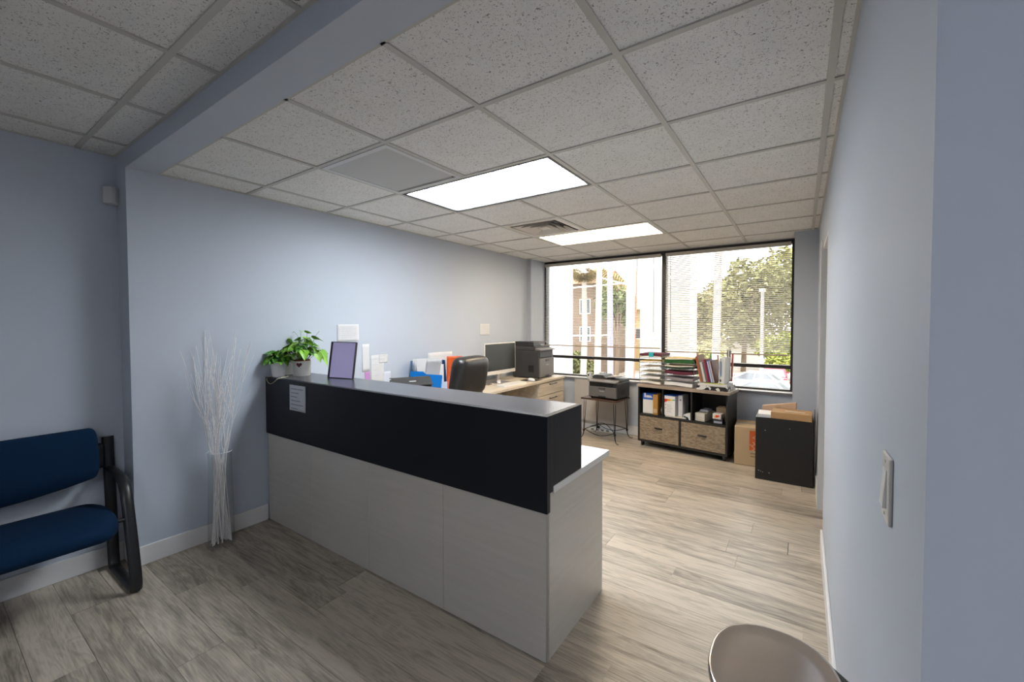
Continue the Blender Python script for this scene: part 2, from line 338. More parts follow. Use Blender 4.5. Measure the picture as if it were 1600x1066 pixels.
# ------------------------------------------------------------------ ceiling fixtures
def troffer(label, cx, cy, z, lens_mat, cells=True, group=None):
    t = thing('ceiling_light', label, 'ceiling light', (cx, cy, z))
    w, h = 2 * T, T; a = .014
    mb = MB(); mb.box(-w / 2 + a, w / 2 - a, -h / 2 + a, h / 2 - a, .10, .105); mb.box(-w / 2 + a, -w / 2 + a + .004, -h / 2 + a, h / 2 - a, .0, .10); mb.box(w / 2 - a - .004, w / 2 - a, -h / 2 + a, h / 2 - a, .0, .10)
    mb.box(-w / 2 + a + .004, w / 2 - a - .004, -h / 2 + a, -h / 2 + a + .004, 0, .10); mb.box(-w / 2 + a + .004, w / 2 - a - .004, h / 2 - a - .004, h / 2 - a, 0, .10); part('housing', mb, M_white, t)
    fr = .024; mf = MB(); a2 = .012
    mf.box(-w / 2 + a2, w / 2 - a2, -h / 2 + a2, -h / 2 + a2 + fr, -.002, .006); mf.box(-w / 2 + a2, w / 2 - a2, h / 2 - a2 - fr, h / 2 - a2, -.002, .006)
    mf.box(-w / 2 + a2, -w / 2 + a2 + fr, -h / 2 + a2 + fr, h / 2 - a2 - fr, -.002, .006); mf.box(w / 2 - a2 - fr, w / 2 - a2, -h / 2 + a2 + fr, h / 2 - a2 - fr, -.002, .006)
    part('lens_frame', mf, M_frame if cells else M_tee, t)
    x0, x1, y0, y1 = -w / 2 + a2 + fr, w / 2 - a2 - fr, -h / 2 + a2 + fr, h / 2 - a2 - fr
    bx('lens', x0, x1, y0, y1, .018, .022, lens_mat, t)
    if cells:
        mg = mat('louver_grey', (.55, .58, .62, 1), .5)
        for k in range(1, 6): bx('louver', x0 + (x1 - x0) * k / 6 - .003, x0 + (x1 - x0) * k / 6 + .003, y0, y1, -.001, .005, mg, t)
        for k in range(1, 3):
            for q in range(6): bx('louver', x0 + (x1 - x0) * q / 6 + .003, x0 + (x1 - x0) * (q + 1) / 6 - .003, y0 + (y1 - y0) * k / 3 - .003, y0 + (y1 - y0) * k / 3 + .003, -.001, .005, mg, t)
    else:
        for k in range(1, 8): bx('lens_rib', x0, x1, y0 + (y1 - y0) * k / 8 - .004, y0 + (y1 - y0) * k / 8 + .004, .012, .018, mat('ribbed_lens', (.8, .74, .62, 1), .4), t)
    return t
def lens_cells(name, strength, nx, ny, c0, c1):
    m = bpy.data.materials.new(name); m.use_nodes = True; n = NT(m); b = n.n['Principled BSDF']
    b.inputs['Base Color'].default_value = (.8, .8, .8, 1)
    tc = n.add('ShaderNodeTexCoord'); vo = n.add('ShaderNodeTexNoise'); vo.inputs['Scale'].default_value = 9; n.link(tc.outputs['Object'], vo.inputs['Vector'])
    r = n.add('ShaderNodeValToRGB'); r.color_ramp.elements[0].position = .35; r.color_ramp.elements[0].color = c0; r.color_ramp.elements[1].position = .65; r.color_ramp.elements[1].color = c1
    n.link(vo.outputs['Fac'], r.inputs[0]); n.link(r.outputs[0], b.inputs['Emission Color']); b.inputs['Emission Strength'].default_value = strength
    return m
M_l1 = lens_cells('lit_lens_cool', LENS1, 6, 3, (.82, .90, 1, 1), (.92, .97, 1, 1))
M_l2 = lens_cells('lit_lens_warm', LENS2, 6, 3, (1, .76, .50, 1), (1, .82, .58, 1))
M_l3 = lens_cells('lit_lens_front', LENS3, 6, 3, (.90, .92, 1, 1), (.94, .95, 1, 1))
troffer('lit ceiling light with a grid of square white cells', GX - 2 * T, GY + 1.5 * T, ZC, M_l1)
troffer('warm cream ribbed ceiling light near the windows', GX - 2 * T, GY + 4.5 * T, ZC, M_l2, False)
o = thing('downlight', 'round downlight in the small room beyond the door opening', 'ceiling light', (.75, 3.7, 2.3)); part('trim_ring', MB().lathe([(.075, 0), (.10, 0), (.10, -.006), (.075, -.004)], n=24), M_white, o); part('lens', MB().lathe([(0, -.003), (.075, -.003), (.075, -.001), (0, -.001)], n=24), emis('downlight_lens', (1, .96, .9, 1), 40), o)
troffer('ceiling light in the reception ceiling behind the viewer', GXF + 4 * T, GYF - 3.5 * T, ZF, M_l3)
# return air panel
t = thing('return_air_panel', 'plain pale grey square panel with perforated edge in the ceiling', 'air panel', (GX - 2.5 * T, GY + .5 * T, ZC))
h = T / 2 - .013
bx('panel_face', -h + .03, h - .03, -h + .03, h - .045, -.004, .002, mat('panel_grey', (.50, .50, .50, 1), .6), t)
mb = MB(); mb.box(-h, h, -h, -h + .03, -.006, .003); mb.box(-h, h, h - .02, h, -.006, .003); mb.box(-h, -h + .03, -h + .03, h - .02, -.006, .003); mb.box(h - .03, h, -h + .03, h - .02, -.006, .003)
part('panel_frame', mb, mat('panel_frame_white', (.62, .63, .64, 1), .5), t)
g = part('perforated_strip', MB().box(-h + .03, h - .03, h - .045, h - .02, .0, .002), mat('strip_dark', (.08, .08, .08, 1), .6), t)
for k in range(30): bx('slot_rib', -h + .04 + k * .0165, -h + .046 + k * .0165, h - .045, h - .02, -.003, 0, M_tee, t)
# four way diffuser
t = thing('air_diffuser', 'square stepped air vent with nested louvres beside the warm light', 'air vent', (GX - 2.5 * T, GY + 3.5 * T, ZC))
M_vent = mat('vent_white', (.66, .62, .56, 1), .45)
bx('vent_back', -h, h, -h, h, .05, .055, M_black, t)
def ring(r0, z0, r1, z1, th=.003):
    mb = MB()
    for q in range(4):
        Mx = Matrix.Rotation(q * math.pi / 2, 4, 'Z')
        vs = [(-r0, -r0, z0), (r0, -r0, z0), (r1, -r1, z1), (-r1, -r1, z1)]
        b = [Mx @ Vector(v) for v in vs]; tt = [Mx @ Vector((v[0], v[1], v[2] + th)) for v in vs]; mb.hexa(b, tt)
    return mb
part('outer_frame', ring(h, -.003, h - .045, -.003, .006), M_vent, t)
for k, (r0, r1) in enumerate([(.225, .165), (.165, .11), (.108, .06)]): part('louvre_ring', ring(r0, -.006, r1, .035), M_vent, t)
bx('centre_plate', -.05, .05, -.05, .05, -.002, .002, M_vent, t)
# ------------------------------------------------------------------ windows and blinds
ZW0, ZW1, ZR, XM = .70, ZC - .02, .967, -1.45
def window(name, label, x0, x1):
    w = thing(name, label, 'window', ((x0 + x1) / 2, YW, ZW0), kind='structure'); c = (x0 + x1) / 2
    mb = MB(); f = .028
    mb.box(x0 - c, x0 - c + f, -.03, .05, 0, ZW1 - ZW0); mb.box(x1 - c - f, x1 - c, -.03, .05, 0, ZW1 - ZW0)
    mb.box(x0 - c + f, x1 - c - f, -.03, .05, ZW1 - ZW0 - .035, ZW1 - ZW0); mb.box(x0 - c + f, x1 - c - f, -.03, .05, 0, .018)
    part('window_frame', mb, M_frame, w)
    bx('transom_rail', x0 - c + f, x1 - c - f, -.025, .045, ZR - ZW0 - .02, ZR - ZW0 + .02, M_frame, w)
    bx('pane', x0 - c + f, x1 - c - f, .018, .022, .018, ZR - ZW0 - .02, M_glass, w); bx('pane', x0 - c + f, x1 - c - f, .018, .022, ZR - ZW0 + .02, ZW1 - ZW0 - .035, M_glass, w)
window('window_1', 'left dark framed office window with open blind', -3.2, XM); window('window_2', 'right dark framed office window beside the pier', XM, -.07)
def blind(label, x0, x1, zb, tilt, wand):
    yb = YW - .075; b = thing('venetian_blind', label, 'blind', ((x0 + x1) / 2, yb, ZW1 - .04)); L = (x1 - x0) / 2
    bx('head_rail', -L, L, -.014, .014, -.02, .02, mat('blind_rail', (.55, .51, .45, 1), .5), b, bevel=.002)
    zz = zb - (ZW1 - .04)
    me = MB(); s_, c_ = math.sin(tilt), math.cos(tilt); wd = .0125
    me.grid(lambda u, v: Vector((-L + 2 * L * u, (v - .5) * 2 * wd * c_, (v - .5) * 2 * wd * s_ + .0018 * (1 - (2 * v - 1) ** 2))), 1, 4); sl = me.mesh('slat'); sl.materials.append(M_slat)
    z = -.04; k = 0
    while z > zz + .025:
        place('slat', sl, None, b, loc=(0, 0, z)); z -= .0215
    bx('bottom_rail', -L, L, -.012, .012, zz - .008, zz + .008, mat('blind_bottom_rail', (.42, .34, .25, 1), .5), b, bevel=.002)
    for fx in (-.92, -.72, -.05, .62, .9):
        for sy in (-.0135, .0135): part('ladder_cord', MB().tube([(L * fx, sy, -.02), (L * fx, sy, zz)], .0009, 5), M_slat, b)
    part('tilt_wand', MB().tube([(L * wand, -.02, -.02), (L * wand + .004, -.024, -.02 - .95)], .004, 6), glass_mat('clear_wand', (.8, .8, .8, 1), .1), b)
blind('left white venetian blind raised above the transom, slats nearly flat', -3.17, XM - .03, 1.135, R(8), .9)
blind('right white venetian blind raised above the transom, slats tilted', XM + .03, -.105, 1.10, R(25), -.9)
# ------------------------------------------------------------------ helpers for things given in world coordinates
def wpart(name, mb, m, root, **k):
    L = root.location
    mb.v = [(v[0] - L[0], v[1] - L[1], v[2] - L[2]) for v in mb.v]
    return part(name, mb, m, root, **k)
def wbx(name, x0, x1, y0, y1, z0, z1, m, root, **k): return wpart(name, MB().box(x0, x1, y0, y1, z0, z1), m, root, **k)
# ------------------------------------------------------------------ reception counter
c = thing('reception_counter', 'reception counter with black upper box and glossy greige panels', 'counter', (-2.06, 1.86, 0))
cx0, cx1 = XL + .016, -.877; splits = [cx0, -2.67, -2.07, -1.474, cx1]
for k in range(4): wbx('front_panel', splits[k] + .0012, splits[k + 1] - .0012, 1.525, 1.549, .004, .66, M_lam, c, bevel=.0012, seg=1)
wbx('back_board', cx0, cx1 - .03, 1.549, 1.565, .004, .725, M_wtop, c)
wbx('end_panel', cx1 - .024, cx1, 1.5505, 2.135, 0, .725, M_lam, c, bevel=.0015, seg=1)
wbx('edge_strip', cx1 - .022, cx1 - .0002, 1.5275, 1.5505, 0, .66, mat('edge_strip_grey', (.3, .29, .27, 1), .3), c)
wbx('wall_end_panel', cx0, cx0 + .022, 1.565, 2.13, 0, .725, M_wtop, c)
wbx('worktop', cx0, -.862, 1.566, 2.195, .725, .756, M_wtop, c, bevel=.002)
wbx('fascia', cx0, -.865, 1.513, 1.540, .652, 1.0635, M_navy, c, bevel=.0015)
wbx('corner_block', -.889, -.865, 1.5405, 1.5725, .735, 1.0635, M_navy, c)
wbx('box_end', -.889, -.865, 1.573, 1.845, .7565, 1.0635, M_navy, c, bevel=.0015)
wbx('box_back', cx0, -.89, 1.815, 1.835, .7565, 1.038, M_navy, c)
wbx('counter_top', cx0, -.8895, 1.5405, 1.847, 1.038, 1.064, M_navytop, c, bevel=.0005)
ZT = 1.064
# note taped to counter front
def sheet(name, label, cat, w, h, loc, rz, lines=6, m=None, lw=.8, curl=.004, inkw=.003, group=None, ink=None, top=.15, gap=None):
    # upright sheet: local x = width, z = height, faces -y
    t = thing(name, label, cat, loc, rz, group)
    mb = MB(); mb.grid(lambda u, v: Vector((w * (u - .5), -.001 - curl * (abs(2 * u - 1) ** 3) * (1 - v) - curl * .6 * (1 - v) ** 4, h * v)), 8, 8)
    part('paper', mb, m or M_paper, t, solid=.0006)
    if lines:
        ml = MB(); rnd = random.Random(sum(map(ord, label)))
        for k in range(lines):
            z = h * (1 - top - (1 - 1.6 * top) * k / max(1, lines - 1)) ; a = -w * lw / 2; b = a + w * lw * rnd.uniform(.45, 1)
            x = a
            while x < b:
                e_ = min(b, x + rnd.uniform(.05, .14) * w)
                ml.box(x, e_, -.0035 - curl, -.0022, z - inkw / 2, z + inkw / 2); x = e_ + .02 * w
        part('writing', ml, ink or M_ink, t)['kind'] = 'stuff'
    return t
s_ = sheet('paper_notice', 'white printed notice taped to the black counter front', 'paper', .20, .175, (-2.80, 1.5115, .862), 0, 6, m=mat('notice_paper', (.62, .65, .70, 1), .8), curl=.0015, inkw=.004)
# ------------------------------------------------------------------ pots and plants
def leaf_mesh(L, w, heart=True):
    mb = MB(); n = 6; m = 4
    def fn(u, v):
        t = v; wid = w * (math.sin(math.pi * min(1, (t * .92 + .08)) ** .62)) if heart else w * math.sin(math.pi * t) ** .7
        x = (u - .5) * wid; y = L * t - (.12 * L * abs(2 * u - 1) * (1 - t) if heart else 0)
        z = abs(2 * u - 1) * wid * .18 - L * .35 * t * t
        return Vector((x, y, z))
    mb.grid(fn, m, n); return mb.mesh('leaf')
GREENS = [mat('leaf_green_%d' % k, col, .4, var=.18, vscale=30) for k, col in enumerate([(.15, .36, .03, 1), (.22, .48, .04, 1), (.07, .22, .03, 1), (.30, .55, .08, 1)])]
M_stem = mat('green_stem', (.14, .27, .06, 1), .5)
def leaf_at(root, me, base, tip_dir, scale, roll=0):
    d = Vector(tip_dir).normalized(); q = d.to_track_quat('Y', 'Z') @ Matrix.Rotation(roll, 4, 'Y').to_quaternion()
    o = bpy.data.objects.new('leaf', me); COL.objects.link(o); o.parent = root; o.location = base; o.rotation_mode = 'QUATERNION'; o.rotation_quaternion = q; o.scale = (scale,) * 3; return o
rnd = random.Random(3)
def leafset(L, w, heart):
    r = []
    for g in GREENS:
        me = leaf_mesh(L, w, heart); me.materials.append(g); r.append(me)
    return r
p = thing('potted_plant', 'leafy green plant in white pot with a dark red heart', 'plant', (-3.11, 1.715, ZT))
part('pot', MB().lathe([(.0, 0), (.052, 0), (.055, .004), (.056, .098), (.056, .1), (.051, .1), (.05, .012), (0, .012)], n=28), mat('white_ceramic', (.84, .82, .77, 1), .3), p)
part('inner_pot', MB().lathe([(0, .06), (.0495, .06), (.0505, .102), (.0535, .104), (.0535, .107), (.048, .107), (.046, .088), (0, .086)], n=24), mat('terracotta', (.30, .055, .02, 1), .7), p)
part('soil', MB().lathe([(0, .087), (.045, .087), (.043, .092), (0, .094)], n=18), mat('soil', (.03, .02, .014, 1), .95), p)
ht = []
for k in range(24):
    a = 2 * math.pi * k / 24; ht.append((.0011 * 16 * math.sin(a) ** 3, .0011 * (13 * math.cos(a) - 5 * math.cos(2 * a) - 2 * math.cos(3 * a) - math.cos(4 * a))))
hr = MB(); ang = math.atan2(-1.75, 3.1) - .30
pts = [(.0568 * math.cos(ang + q[0] / .056), .0568 * math.sin(ang + q[0] / .056), .076 + q[1]) for q in ht]
hr._a(pts, [tuple(range(24))]); part('heart_mark', hr, mat('heart_red', (.10, .01, .02, 1), .5), p, solid=.001)
LS = leafset(.088, .074, True)
def plant_leaf(root, rr, hh, az, sc, droop=-.25, base=.09, set_=None, stem=True):
    tip = Vector((rr * math.cos(az), rr * math.sin(az), hh)); b0 = Vector((.018 * math.cos(az + .6), .018 * math.sin(az + .6), base)); mid = b0.lerp(tip, .55) + Vector((0, 0, .02))
    if stem: part('stem', MB().tube([b0, mid, tip], [.0018, .0015, .0012], 5), M_stem, root)
    leaf_at(root, rnd.choice(set_ or LS), tip, (math.cos(az), math.sin(az), droop), sc, rnd.uniform(-.5, .5))
for k in range(64):
    az = k * 2.399; rr = .012 + .092 * (k / 64) ** .8; plant_leaf(p, rr, .255 - .95 * rr + rnd.uniform(-.03, .02), az, rnd.uniform(.5, .85), rnd.uniform(-.35, .3), stem=(k % 2 == 0))
for az, rr, hh, sc, dr in [(.35, .10, .245, .95, .1), (.1, .06, .285, .7, .35), (2.7, .05, .295, .45, .4), (.55, .13, .165, 1.0, -.9), (.8, .125, .13, .9, -1.1), (3.2, .10, .225, .9, -.1), (-.4, .12, .17, .8, -.7), (2.4, .11, .24, .8, -.05), (.2, .14, .15, .7, -1.3)]:
    plant_leaf(p, rr, hh, az, sc, dr)
part('tendril', MB().tube([(-.03, 0, .2), (-.05, .0, .27), (-.075, -.01, .295), (-.09, -.012, .288)], .0011, 5), M_stem, p); part('tendril', MB().tube([(.08, .03, .22), (.105, .04, .27), (.13, .05, .30)], .001, 5), M_stem, p)
p.scale = (1.12,) * 3
p = thing('potted_plant', 'low bushy dark plant in plain white tapered pot', 'plant', (-3.20, 1.585, ZT))
part('pot', MB().lathe([(0, 0), (.036, 0), (.037, .003), (.0485, .096), (.0515, .096), (.0515, .106), (.047, .106), (.04, .012), (0, .012)], n=28), mat('white_glazed', (.85, .85, .85, 1), .35), p)
part('soil', MB().lathe([(0, .092), (.046, .092), (.044, .097), (0, .098)], n=18), mat('soil', (.03, .02, .014, 1), .95), p)
LS2 = leafset(.056, .048, True); M_purple = mat('purple_leaf', (.02, .008, .016, 1), .45)
for k in range(60):
    az = k * 2.399; rr = .008 + .058 * (k / 60) ** .7; plant_leaf(p, rr, .17 - .9 * rr + rnd.uniform(-.015, .012), az, rnd.uniform(.7, 1.2), rnd.uniform(-.7, .4), .095, [LS2[0], LS2[2], LS2[2]], stem=(k % 3 == 0))
pm = leaf_mesh(.06, .03, False); pm.materials.append(M_purple)
for az in (.2, .6, 1.0, 1.5, 2.1): leaf_at(p, pm, (.02 * math.cos(az), .02 * math.sin(az) + .01, .165), (math.cos(az), math.sin(az) * .5, .15), 1.0)
lm = leaf_mesh(.02, .016, False); lm.materials.append(mat('yellow_leaf', (.6, .65, .2, 1), .5)); leaf_at(p, lm, (.03, -.045, .15), (.4, -.7, .2), 1)
p.scale = (1.1,) * 3
# beige cord hanging over counter edge
cp = [(-3.21, 1.64, ZT + .0045), (-3.225, 1.535, ZT + .0045), (-3.222, 1.507, ZT - .004), (-3.205, 1.506, ZT - .03), (-3.165, 1.506, ZT - .048), (-3.12, 1.506, ZT - .035), (-3.07, 1.506, ZT - .008), (-3.058, 1.512, ZT + .0045), (-3.085, 1.60, ZT + .0045), (-3.13, 1.625, ZT + .0045)]
tag(part('cord', MB().tube(cp, .0032, 6), mat('beige_cord', (.55, .50, .36, 1), .7), None, sub=1), 'thin beige cord looping over the counter edge below the pots', 'cord')
# lavender display panel standing on the counter
t = thing('display_frame', 'lavender screen with added glow in a thin black frame leaning back on the counter', 'display frame', (-2.705, 1.765, ZT), R(10))
Mx = Matrix.Rotation(R(-9), 4, 'X')
def lean(*a): return MB().box(*a, M=Mx)
part('frame_back', lean(-.118, .118, .008, .016, .001, .262), M_black, t)
M_lav = mat('lavender_screen', (.3, .29, .42, 1), .2, var=.06, vscale=6); lb = M_lav.node_tree.nodes['Principled BSDF']; lb.inputs['Emission Color'].default_value = (.62, .56, 1, 1); lb.inputs['Emission Strength'].default_value = .11  # weak emission added to brighten the panel, whose front gets little light
part('sheet', lean(-.106, .114, .004, .008, .006, .257), M_lav, t)
for q in [(-.118, -.106, -.003, .014, .001, .262), (.114, .118, 0, .014, .001, .262), (-.106, .114, 0, .014, .257, .262), (-.106, .114, 0, .014, .001, .006)]: part('frame_edge', lean(*q), M_black, t)
ml = MB(); rr_ = random.Random(5)
for k in (0, 1, 4, 7, 8, 9): ml.box(-.08, -.08 + rr_.uniform(.05, .13), .0032, .0042, .235 - k * .017, .2362 - k * .017, M=Mx)
part('writing', ml, mat('lav_ink', (.33, .3, .55, 1), .4), t)['kind'] = 'stuff'
part('foot', MB().box(-.02, .02, .05, .085, 0, .004), M_black, t); part('strut', MB().hexa([(-.01, .07, .004), (.01, .07, .004), (.01, .08, .004), (-.01, .08, .004)], [(-.01, .032, .12), (.01, .032, .12), (.01, .04, .12), (-.01, .04, .12)]), M_black, t)
# papers on the left wall: sheets facing +x
def wall_sheet(name, label, y, z, w, h, lines=5, m=None, ink=None): return sheet(name, label, 'paper', w, h, (XL + .0005, y, z), R(90), lines, m, .75, .002, .0025, ink=ink)
wall_sheet('paper_sheet', 'white printed sheet on the wall above the lavender screen', 2.213, 1.303, .215, .147, 7, ink=mat('faint_ink', (.55, .56, .6, 1), .8))
wall_sheet('paper_sheet', 'white sheet alone on the wall above the monitor', 4.13, 1.312, .20, .142, 0)
wall_sheet('paper_note', 'tall white note on the wall beside the lavender screen', 2.39, 1.02, .075, .25, 0)
wall_sheet('paper_note', 'wide white sheet on the wall behind the counter, topmost overlapping corner', 2.585, 1.085, .10, .08, 3, ink=mat('faint_ink', (.55, .56, .6, 1), .8))
wall_sheet('paper_note', 'large white sheet on the wall behind the counter', 2.515, .90, .15, .265, 5, ink=mat('faint_ink', (.55, .56, .6, 1), .8))
wall_sheet('paper_note', 'pink printed note on the wall beside the lavender screen', 2.405, .925, .055, .09, 0, m=mat('pink_note', (.55, .25, .55, 1), .8, var=.15, vscale=60))
wall_sheet('paper_note', 'pale blue tinted sheet low on the wall behind the counter', 2.61, .78, .12, .22, 0, m=mat('pale_note', (.62, .66, .74, 1), .8))
# ------------------------------------------------------------------ desk along the left wall
DX, DZ = -2.62, .75
d = thing('office_desk', 'pale oak desk along the left wall with drawer unit', 'desk', (-2.94, 3.65, 0))
wbx('desk_top', XL + .016, DX, 2.21, 5.06, DZ - .03, DZ, M_oak, d, bevel=.003)
wbx('side_panel', XL + .02, DX - .04, 2.24, 2.265, 0, DZ - .031, M_oak, d)
wbx('modesty_panel', XL + .05, XL + .066, 2.265, 4.40, .25, DZ - .031, M_oak, d)
wbx('support_panel', XL + .08, DX - .06, 3.62, 3.645, 0, DZ - .031, M_oak, d)
pd = wbx('pedestal_body', XL + .02, DX - .03, 4.41, 5.05, 0, DZ - .031, M_oak, d)
for z0, z1 in ((.56, .712), (.30, .552), (.03, .292)):
    dr = wbx('drawer_front', DX - .0295, DX - .012, 4.415, 5.045, z0, z1, M_oak, d, bevel=.002)
    mbh = MB(); zc_ = z0 + (z1 - z0) * .82; mbh.tube([(DX - .012, 4.66, zc_), (DX + .012, 4.66, zc_), (DX + .012, 4.82, zc_), (DX - .012, 4.82, zc_)], .006, 6)
    mbh.v = [(v[0] - d.location[0], v[1] - d.location[1], v[2]) for v in mbh.v]; hd = part('handle', mbh, M_blackm, dr)
# monitor
t = thing('monitor', 'white framed computer monitor with dark screen on the desk', 'monitor', (-2.97, 4.06, DZ), R(90))
# local: x = along world +y, y = -world x ; faces -y (world +x)
part('bezel', MB().box(-.312, .312, -.012, .012, .105, .475), M_offw, t, bevel=.004)
part('screen', MB().box(-.300, .300, -.0135, -.011, .150, .465), mat('dark_screen', (.02, .022, .021, 1), .3, spec=.35), t)
part('rear_shell', MB().hexa([(-.2, .012, .16), (.2, .012, .16), (.15, .05, .2), (-.15, .05, .2)], [(-.2, .012, .44), (.2, .012, .44), (.15, .05, .4), (-.15, .05, .4)]), M_white, t)
part('stand_neck', MB().box(-.035, .035, .015, .03, .006, .2), M_chrome, t); part('stand_foot', MB().box(-.11, .11, -.09, .09, 0, .007), M_chrome, t, bevel=.003)
# keyboard and mouse
t = thing('keyboard', 'slim white keyboard on the desk before the monitor', 'keyboard', (-2.74, 3.98, DZ), R(88))
part('base', MB().hexa([(-.215, -.06, 0), (.215, -.06, 0), (.215, .06, 0), (-.215, .06, 0)], [(-.215, -.06, .008), (.215, -.06, .008), (.215, .06, .018), (-.215, .06, .018)]), M_white, t, bevel=.003)
kb = MB(); km = mat('key_white', (.7, .69, .66, 1), .5)
for r_ in range(5):
    for q in range(16): kb.box(-.207 + q * .026, -.185 + q * .026, -.052 + r_ * .0215, -.034 + r_ * .0215, .0095 + .0017 * r_ , .0135 + .0019 * r_)
part('keys', kb, km, t); t.children[-1]['kind'] = 'stuff'
t = thing('mouse_pad', 'black mouse pad on the desk beside the keyboard', 'mouse pad', (-2.76, 4.42, DZ)); part('pad', MB().box(-.1, .1, -.09, .11, 0, .004), M_black, t, bevel=.002)
t = thing('computer_mouse', 'white computer mouse on the black pad', 'mouse', (-2.73, 4.38, DZ + .004), R(85))
mm = MB(); mm.grid(lambda u, v: Vector((.031 * math.cos(math.pi * 2 * u) * math.sin(math.pi * v * .5), .055 * math.sin(math.pi * 2 * u) * math.sin(math.pi * v * .5), .033 * math.cos(math.pi * v * .5))), 20, 8)
part('shell', mm, M_white, t); part('wheel', MB().tube([(-.003, .03, .028), (.003, .03, .028)], .006, 10), M_grey, t)
for k, yy in enumerate((3.72, 3.80)):
    tag(part('cable', MB().tube([(-3.12, yy, DZ + .006), (-3.03, yy + .06, DZ + .006), (-2.98, yy - .02, DZ + .02 + .006 * k), (-2.90, yy + .05, DZ + .006), (-2.98, yy + .16 - .1 * k, DZ + .006)], .005, 6), M_black, None, sub=1), 'loose black cable on the desk behind the keyboard', 'cable', 'desk cables')
# ------------------------------------------------------------------ printers; local: front faces -y, x width
def printer(label, loc, rz, w, dp, hb, hs, tall=False):
    t = thing('laser_printer', label, 'printer', loc, rz); a, b = w / 2, dp / 2
    body = M_dgrey; bm_ = mat('printer_front', (.13, .122, .118, 1), .4)  # front grey lightened to carry window light in its colour
    part('body', MB().box(-a, a, -b + .02, b, .012, hb), body, t, bevel=.008)
    fr = part('front_panel', MB().box(-a + .006, a - .006, -b, -b + .02, .02, hb * .72), bm_, t, bevel=.004)
    part('tray_grip', MB().box(-.05, .05, -b - .003, -b, .022, .04), M_black, fr); part('front_latch', MB().box(-.045, .045, -b - .004, -b, hb * .60, hb * .67), M_dgrey, fr)
    text_part('logo', 'brother', .022, mat('logo_grey', (.5, .5, .5, 1), .4), fr, (0, -b - .0015, hb * .48), (R(90), 0, 0))
    part('output_slot', MB().box(-a + .02, a - .06, -b + .012, -b + .0195, hb * .75, hb * .93), M_black, t)
    part('control_panel', MB().hexa([(-a, -b - .012, hb), (a, -b - .012, hb), (a, -b + .07, hb), (-a, -b + .07, hb)], [(-a, -b - .008, hb + .012), (a, -b - .008, hb + .012), (a, -b + .07, hb + .03), (-a, -b + .07, hb + .03)]), M_grey, t, bevel=.003)
    part('scanner_lid', MB().box(-a, a, -b + .072, b, hb, hb + hs * .45), body, t, bevel=.006)
    part('document_feeder', MB().hexa([(-a + .005, -b + .09, hb + hs * .45), (a * .1, -b + .09, hb + hs * .45), (a * .1, b - .01, hb + hs * .45), (-a + .005, b - .01, hb + hs * .45)], [(-a + .02, -b + .11, hb + hs), (-a * .25, -b + .11, hb + hs), (-a * .25, b - .03, hb + hs), (-a + .02, b - .03, hb + hs)]), M_black, t, bevel=.004)
    part('paper_tray', MB().hexa([(-a * .2, -b + .11, hb + hs * .55), (a * .95, -b + .11, hb + hs * .9), (a * .95, b - .05, hb + hs * .9), (-a * .2, b - .05, hb + hs * .55)], [(-a * .2, -b + .11, hb + hs * .6), (a * .95, -b + .11, hb + hs * .95), (a * .95, b - .05, hb + hs * .95), (-a * .2, b - .05, hb + hs * .6)]), M_grey, t)
    part('vent_grille', MB().box(a, a + .001, -.05, .05, hb * .25, hb * .55), M_black, t)
    for sx in (-1, 1):
        for sy in (-1, 1): part('foot', MB().lathe([(0, 0), (.012, 0), (.012, .013), (0, .013)], (sx * (a - .03), sy * (b - .03) + .01, 0), 10), M_black, t)
    return t
pr = printer('tall dark grey printer on the desk beside the window column', (-2.93, 4.76, DZ), R(90), .38, .42, .36, .11)
bx('side_vent', -.191, -.19, -.12, -.04, .08, .17, M_black, pr)
pr2 = printer('dark grey printer on the iron side table by the window', (-1.985, 5.03, .527), R(-6), .385, .36, .205, .075)
part('paper_sheet_in_tray', MB().hexa([(.0, -.03, .262), (.2, -.02, .282), (.2, .13, .282), (.0, .12, .262)], [(.0, -.03, .264), (.2, -.02, .284), (.2, .13, .284), (.0, .12, .264)]), M_paper, pr2)
# iron side table
t = thing('side_table', 'black iron side table with scrolled legs and wooden top', 'table', (-2.03, 5.03, 0), R(-5))
part('table_top', MB().box(-.24, .24, -.20, .19, .505, .525), mat('dark_wood', (.06, .03, .02, 1), .35), t, bevel=.003)
for sx in (-1, 1):
    for sy in (-1, 1):
        for q in (-.012, .012):
            part('leg', MB().tube([(sx * .20 + q, sy * .16, .505), (sx * .205 + q * 1.2, sy * .165, .38), (sx * .208 + q * .6, sy * .168, .24), (sx * .21 + q * .3, sy * .17, .12), (sx * .215 + q * .2, sy * .175, .05), (sx * .235, sy * .19, .012), (sx * .265, sy * .20, .008), (sx * .275, sy * .205, .016)], .0052, 6), M_blackm, t, sub=1)
        part('collar', MB().lathe([(0, 0), (.014, 0), (.016, .01), (.014, .02), (0, .02)], (sx * .211, sy * .17, .10), 10), M_blackm, t)
def arc(p0, p1, rise, n=10): return [Vector(p0).lerp(Vector(p1), k / n) + Vector((0, 0, rise * math.sin(math.pi * k / n))) for k in range(n + 1)]
for a_, b_ in (((-.21, -.17, .12), (.21, .17, .12)), ((-.21, .17, .12), (.21, -.17, .12))): part('stretcher', MB().tube(arc(a_, b_, .06), .0045, 6), M_blackm, t)
for sy in (-.17, .17): part('side_arch', MB().tube(arc((-.21, sy, .13), (.21, sy, .13), -.06), .0045, 6), M_blackm, t)
